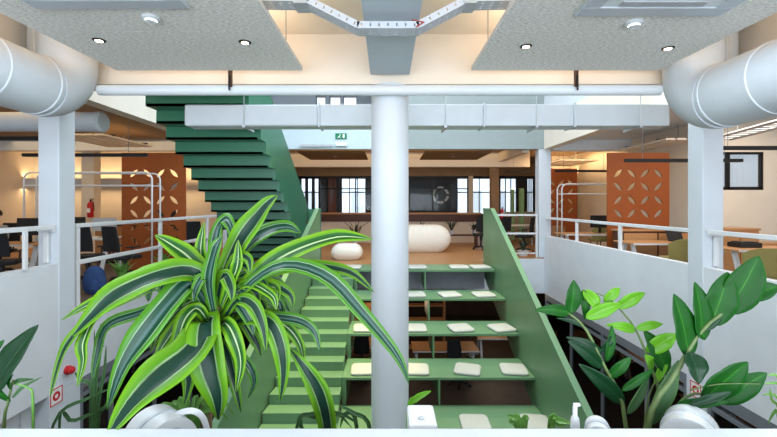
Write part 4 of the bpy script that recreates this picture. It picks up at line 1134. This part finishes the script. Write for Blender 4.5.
# thin strap-leaved plants low in the trough
def wispy(name, label, base, Y, strands, w, m_, cat='plant'):
    r_ = Vector((P(base, 425, Y).x, Y, .62)); t = empty(name, label, cat, r_)
    for k, s in enumerate(strands):
        leaf([rel(a, b, Y+d, r_) for a, b, d in s], w*Y/F, pr_strap, M[m_], t, n=14, fold=.5, seed=k)
wispy('trailing_plant', 'grey green narrow-leaved plant low in the planter at left', 80, 1.3, [
  [(40,500,0),(55,420,0),(88,398,0),(112,388,0)], [(58,500,0),(60,415,0),(72,421,0),(98,410,0),(112,402,0)], [(90,500,0),(91,400,0),(95,368,0),(94,330,0)],
  [(92,500,0),(93,395,0),(80,380,0),(75,372,0)], [(96,500,0),(98,420,0),(104,408,0),(110,396,0)], [(95,500,0),(95,400,0),(100,352,0),(104,346,0)], [(88,500,0),(98,405,0),(104,372,0),(106,345,0)]], 3.5, 'snake')
wispy('spider_plant', 'fine grassy plant at the base of the large striped plant', 192, 1.24, [
  [(190+random.uniform(-6, 6), 500, 0), (190+a*.3, 425-abs(b)*.3, 0), (190+a, 418-b, random.uniform(-.03, .03)), (190+a*1.5, 424-b*.4, 0)] for a, b in [(-22, 8), (-16, 16), (-10, 20), (-4, 26), (6, 22), (12, 16), (20, 12), (26, 8), (-26, 14), (30, 18), (16, 24)]], 4, 'grass')
wispy('trailing_plant', 'arching brownish green strands below the single striped leaf', 330, 1.22, [
  [(296,500,0),(297,425,0),(312,414,0),(335,412,0),(352,428,0)], [(330,500,0),(300,422,0),(318,418,0),(330,424,0)], [(372,500,0),(370,428,0),(352,412,0),(338,405,0)], [(360,500,0),(356,422,0),(345,414,0),(340,428,0)], [(320,500,0),(324,425,0),(340,414,0),(358,424,0)]], 4, 'snake')
wispy('trailing_plant', 'single pale yellow green shoot right of the round column', 412, 1.25, [[(407,500,0),(409,412,0),(416,399,0),(424,394,0),(431,391,0)]], 6, 'zzl')
wispy('trailing_plant', 'small green sprig behind the ledge near the right cushion', 520, 1.3, [[(520,500,0),(519,425,0),(514,418,0),(507,415,0)], [(523,500,0),(524,425,0),(529,419,0)], [(518,500,0),(518,425,0),(511,424,0),(517,419,0)], [(552,500,0),(551,424,0),(560,421,0),(572,424,0)], [(556,500,0),(552,421,0),(560,424,0),(570,421,0)]], 7, 'grass')
wispy('spider_plant', 'thin grassy blades at the right frame edge', 778, 1.25, [[(790,500,0),(788,400,0),(779,384,0),(764,384,0)], [(786,500,0),(779,420,0),(775,412,0),(768,424,0)], [(788,500,0),(785,420,0),(776,396,0),(762,395,0)], [(785,500,0),(785,400,0),(777,376,0),(768,376,0)], [(782,500,0),(780,415,0),(772,400,0),(770,388,0)]], 3, 'grass')

# white plastic fittings along the ledge
def clip(px, py, Y, r_, ln, label, name='pipe_end'):
    c = P(px, py, Y); t = empty(name, label, 'pipe fitting', c, .5, 'white pipe fittings on the ledge')
    MB().lathe([(r_*.72, -ln/2), (r_, -ln/2), (r_, ln/2), (r_*.72, ln/2), (r_*.70, -ln/2+.002)], n=36, axis='y').build('collar', M['plastic'], t, smooth='auto')
    return t
def halfpipe(px, py, Y, ro, ri, ln, label, rz=0):
    c = P(px, py, Y); t = empty('pipe_sleeve', label, 'pipe fitting', c, rz, 'white sleeves on the planter ledge')
    n = 36; out = [(math.cos(2*PI*i/n), math.sin(2*PI*i/n)) for i in range(n)]
    me = plate([(x*ro, z*ro) for x, z in out], [[(x*ri, z*ri) for x, z in out]], ln)
    from_me('sleeve', me, M['plastic'], Matrix(((1,0,0,0),(0,0,-1,0),(0,1,0,0),(0,0,0,1))), t)
    MB().lathe([(ri*.98, .0), (ri*.98, .01)], n=24, axis='y').build('bung', M['lightgrey'], t)
    me2 = plate([(x*(ro+.003), z*(ro+.003)) for x, z in out], [[(x*ro, z*ro) for x, z in out]], .012)
    from_me('rim', me2, M['ledge'], Matrix(((1,0,0,0),(0,0,-1,0),(0,1,0,0),(0,0,0,1))), t)
halfpipe(690, 436, 1.1, .066, .032, .10, 'white plastic sleeve with open end on the ledge below the broad leaves', -.7)
halfpipe(598, 432, 1.08, .030, .016, .06, 'small white plastic sleeve on the ledge left of the large one', -.4)
halfpipe(160, 440, 1.1, .075, .05, .12, 'white plastic sleeve on the ledge under the large striped plant', .9)
t = empty('junction_box', 'white rounded box end on the ledge just right of the round column', 'box', P(422, 437, 1.10))
B(-.04, .036, -.06, .05, -.06, .066).build('box_body', M['plastic'], t, bevel=.008)
MB().lathe([(.008, .066), (.008, .07), (.004, .072)], (-.005, -.03, 0), 12).build('screw', M['lightgrey'], t)
t = empty('spray_nozzle', 'tiny white upright nozzle on the ledge before the green guard', 'nozzle', P(575, 428, 1.08))
MB().lathe([(.010, -.03), (.012, .01), (.010, .028), (.006, .034), (.006, .058), (.004, .06)], n=14).build('nozzle_body', M['plastic'], t, smooth='auto')
B(-.004, .013, -.004, .004, .0601, .066).build('nozzle_tip', M['plastic'], t)
t = empty('plastic_tag', 'looped clear plastic strip beside the sleeve under the striped plant', 'tag', P(178, 425, 1.12))
leaf([(-.045, .0, -.06), (-.035, 0, .0), (.0, -.01, .035), (.045, -.01, .045), (.07, 0, .02), (.085, 0, -.03)], .016, lambda t: 1, M['plastic'], t, name='strip', fold=0)

# ================================================================ LIGHT
W = bpy.data.worlds.new('w'); S.world = W; W.use_nodes = True
bg = W.node_tree.nodes['Background']; bg.inputs[0].default_value = (.80, .90, 1.0, 1); bg.inputs[1].default_value = 1.5
def area(loc_, rot, sx, sy, col, pw):
    l = bpy.data.lights.new('area_light', 'AREA'); l.shape = 'RECTANGLE'; l.size = sx; l.size_y = sy; l.color = col; l.energy = pw  # serves windows, skylight, coves, offices and added fills alike
    o = bpy.data.objects.new('area_light', l); C.objects.link(o); o.location = loc_; o.rotation_euler = rot; return o
cool = (.80, .90, 1.0); warm = (1.0, .69, .36)
area((0, -2.8, 1.3), (PI/2+.45, 0, 0), 10, 2.6, cool, 400)              # windows behind the camera
for s in (-1, 1): area((s*2.2, 2.3, 3.15), (0, 0, 0), 1.2, 3.4, cool, 95)    # fill added under the grey panels to brighten parapets and plants
area((0, 7.6, 6.7), (0, 0, 0), 8, 3.8, cool, 350)                 # skylight over the atrium
for s in (-1, 1): area((s*2.2, 2.0, 3.28), (PI, 0, 0), 2.0, 5.6, (1, .83, .64), 62)   # coves above the panels
area((-8, 9, 3.25), (0, 0, 0), 5, 5, warm, 60)
area((6.6, 6.6, 3.2), (0, 0, 0), 3, 3, (1, .86, .74), 75)
area((5.8, 12.8, 3.2), (0, 0, 0), 1.6, 1.8, warm, 50)  # added warm fill for the wall behind the right screen
area((0, 23, 2.6), (PI/2, 0, 0), 16, 4, cool, 2500)  # added lamp outdoors that brightens the facade across the street
area((-9, 13.2, 2.4), (PI*.8, 0, 0), 6, .2, warm, 30)
area((-9, 13.2, 2.0), (0, 0, 0), 6, .2, warm, 22)
area((8, 14.4, 2.6), (PI*.8, 0, 0), 4, .2, warm, 26)
area((0, 15, 3.25), (0, 0, 0), 8, 4, warm, 60)
area((0, 12.6, 3.1), (PI, 0, 0), 6, 1.6, warm, 28)
def spot(loc_, tgt, ang, col, pw, r=.05):
    l = bpy.data.lights.new('spot', 'SPOT'); l.energy = pw; l.color = col; l.spot_size = math.radians(ang); l.spot_blend = .7; l.shadow_soft_size = r
    o = bpy.data.objects.new('spot', l); C.objects.link(o); o.location = loc_
    o.rotation_euler = (Vector(tgt)-Vector(loc_)).to_track_quat('-Z', 'Y').to_euler()
spot((-1.25, 7.2, 5.4), (-1.35, 7.0, -1.5), 38, (1, .78, .22), 1700)
spot((1.9, 7.4, 5.6), (2.1, 7.2, -1.2), 40, (1, .8, .35), 420)
spot((2.2, 10.6, 3.0), (2.0, 7.4, -.9), 60, (1, .8, .45), 160)
spot((-1.2, 10.6, 3.0), (-1.3, 7.0, -1.1), 50, (1, .82, .4), 160)
def point(loc_, col, pw, r=.15):
    l = bpy.data.lights.new('lamp', 'POINT'); l.energy = pw; l.color = col; l.shadow_soft_size = r
    o = bpy.data.objects.new('lamp', l); C.objects.link(o); o.location = loc_
for p in ((0, 12, -1.4), (7, 9, -1.4), (-7, 8, -1.4), (3.5, 13.5, -1.4)): point(p, (1, .7, .45), 14)
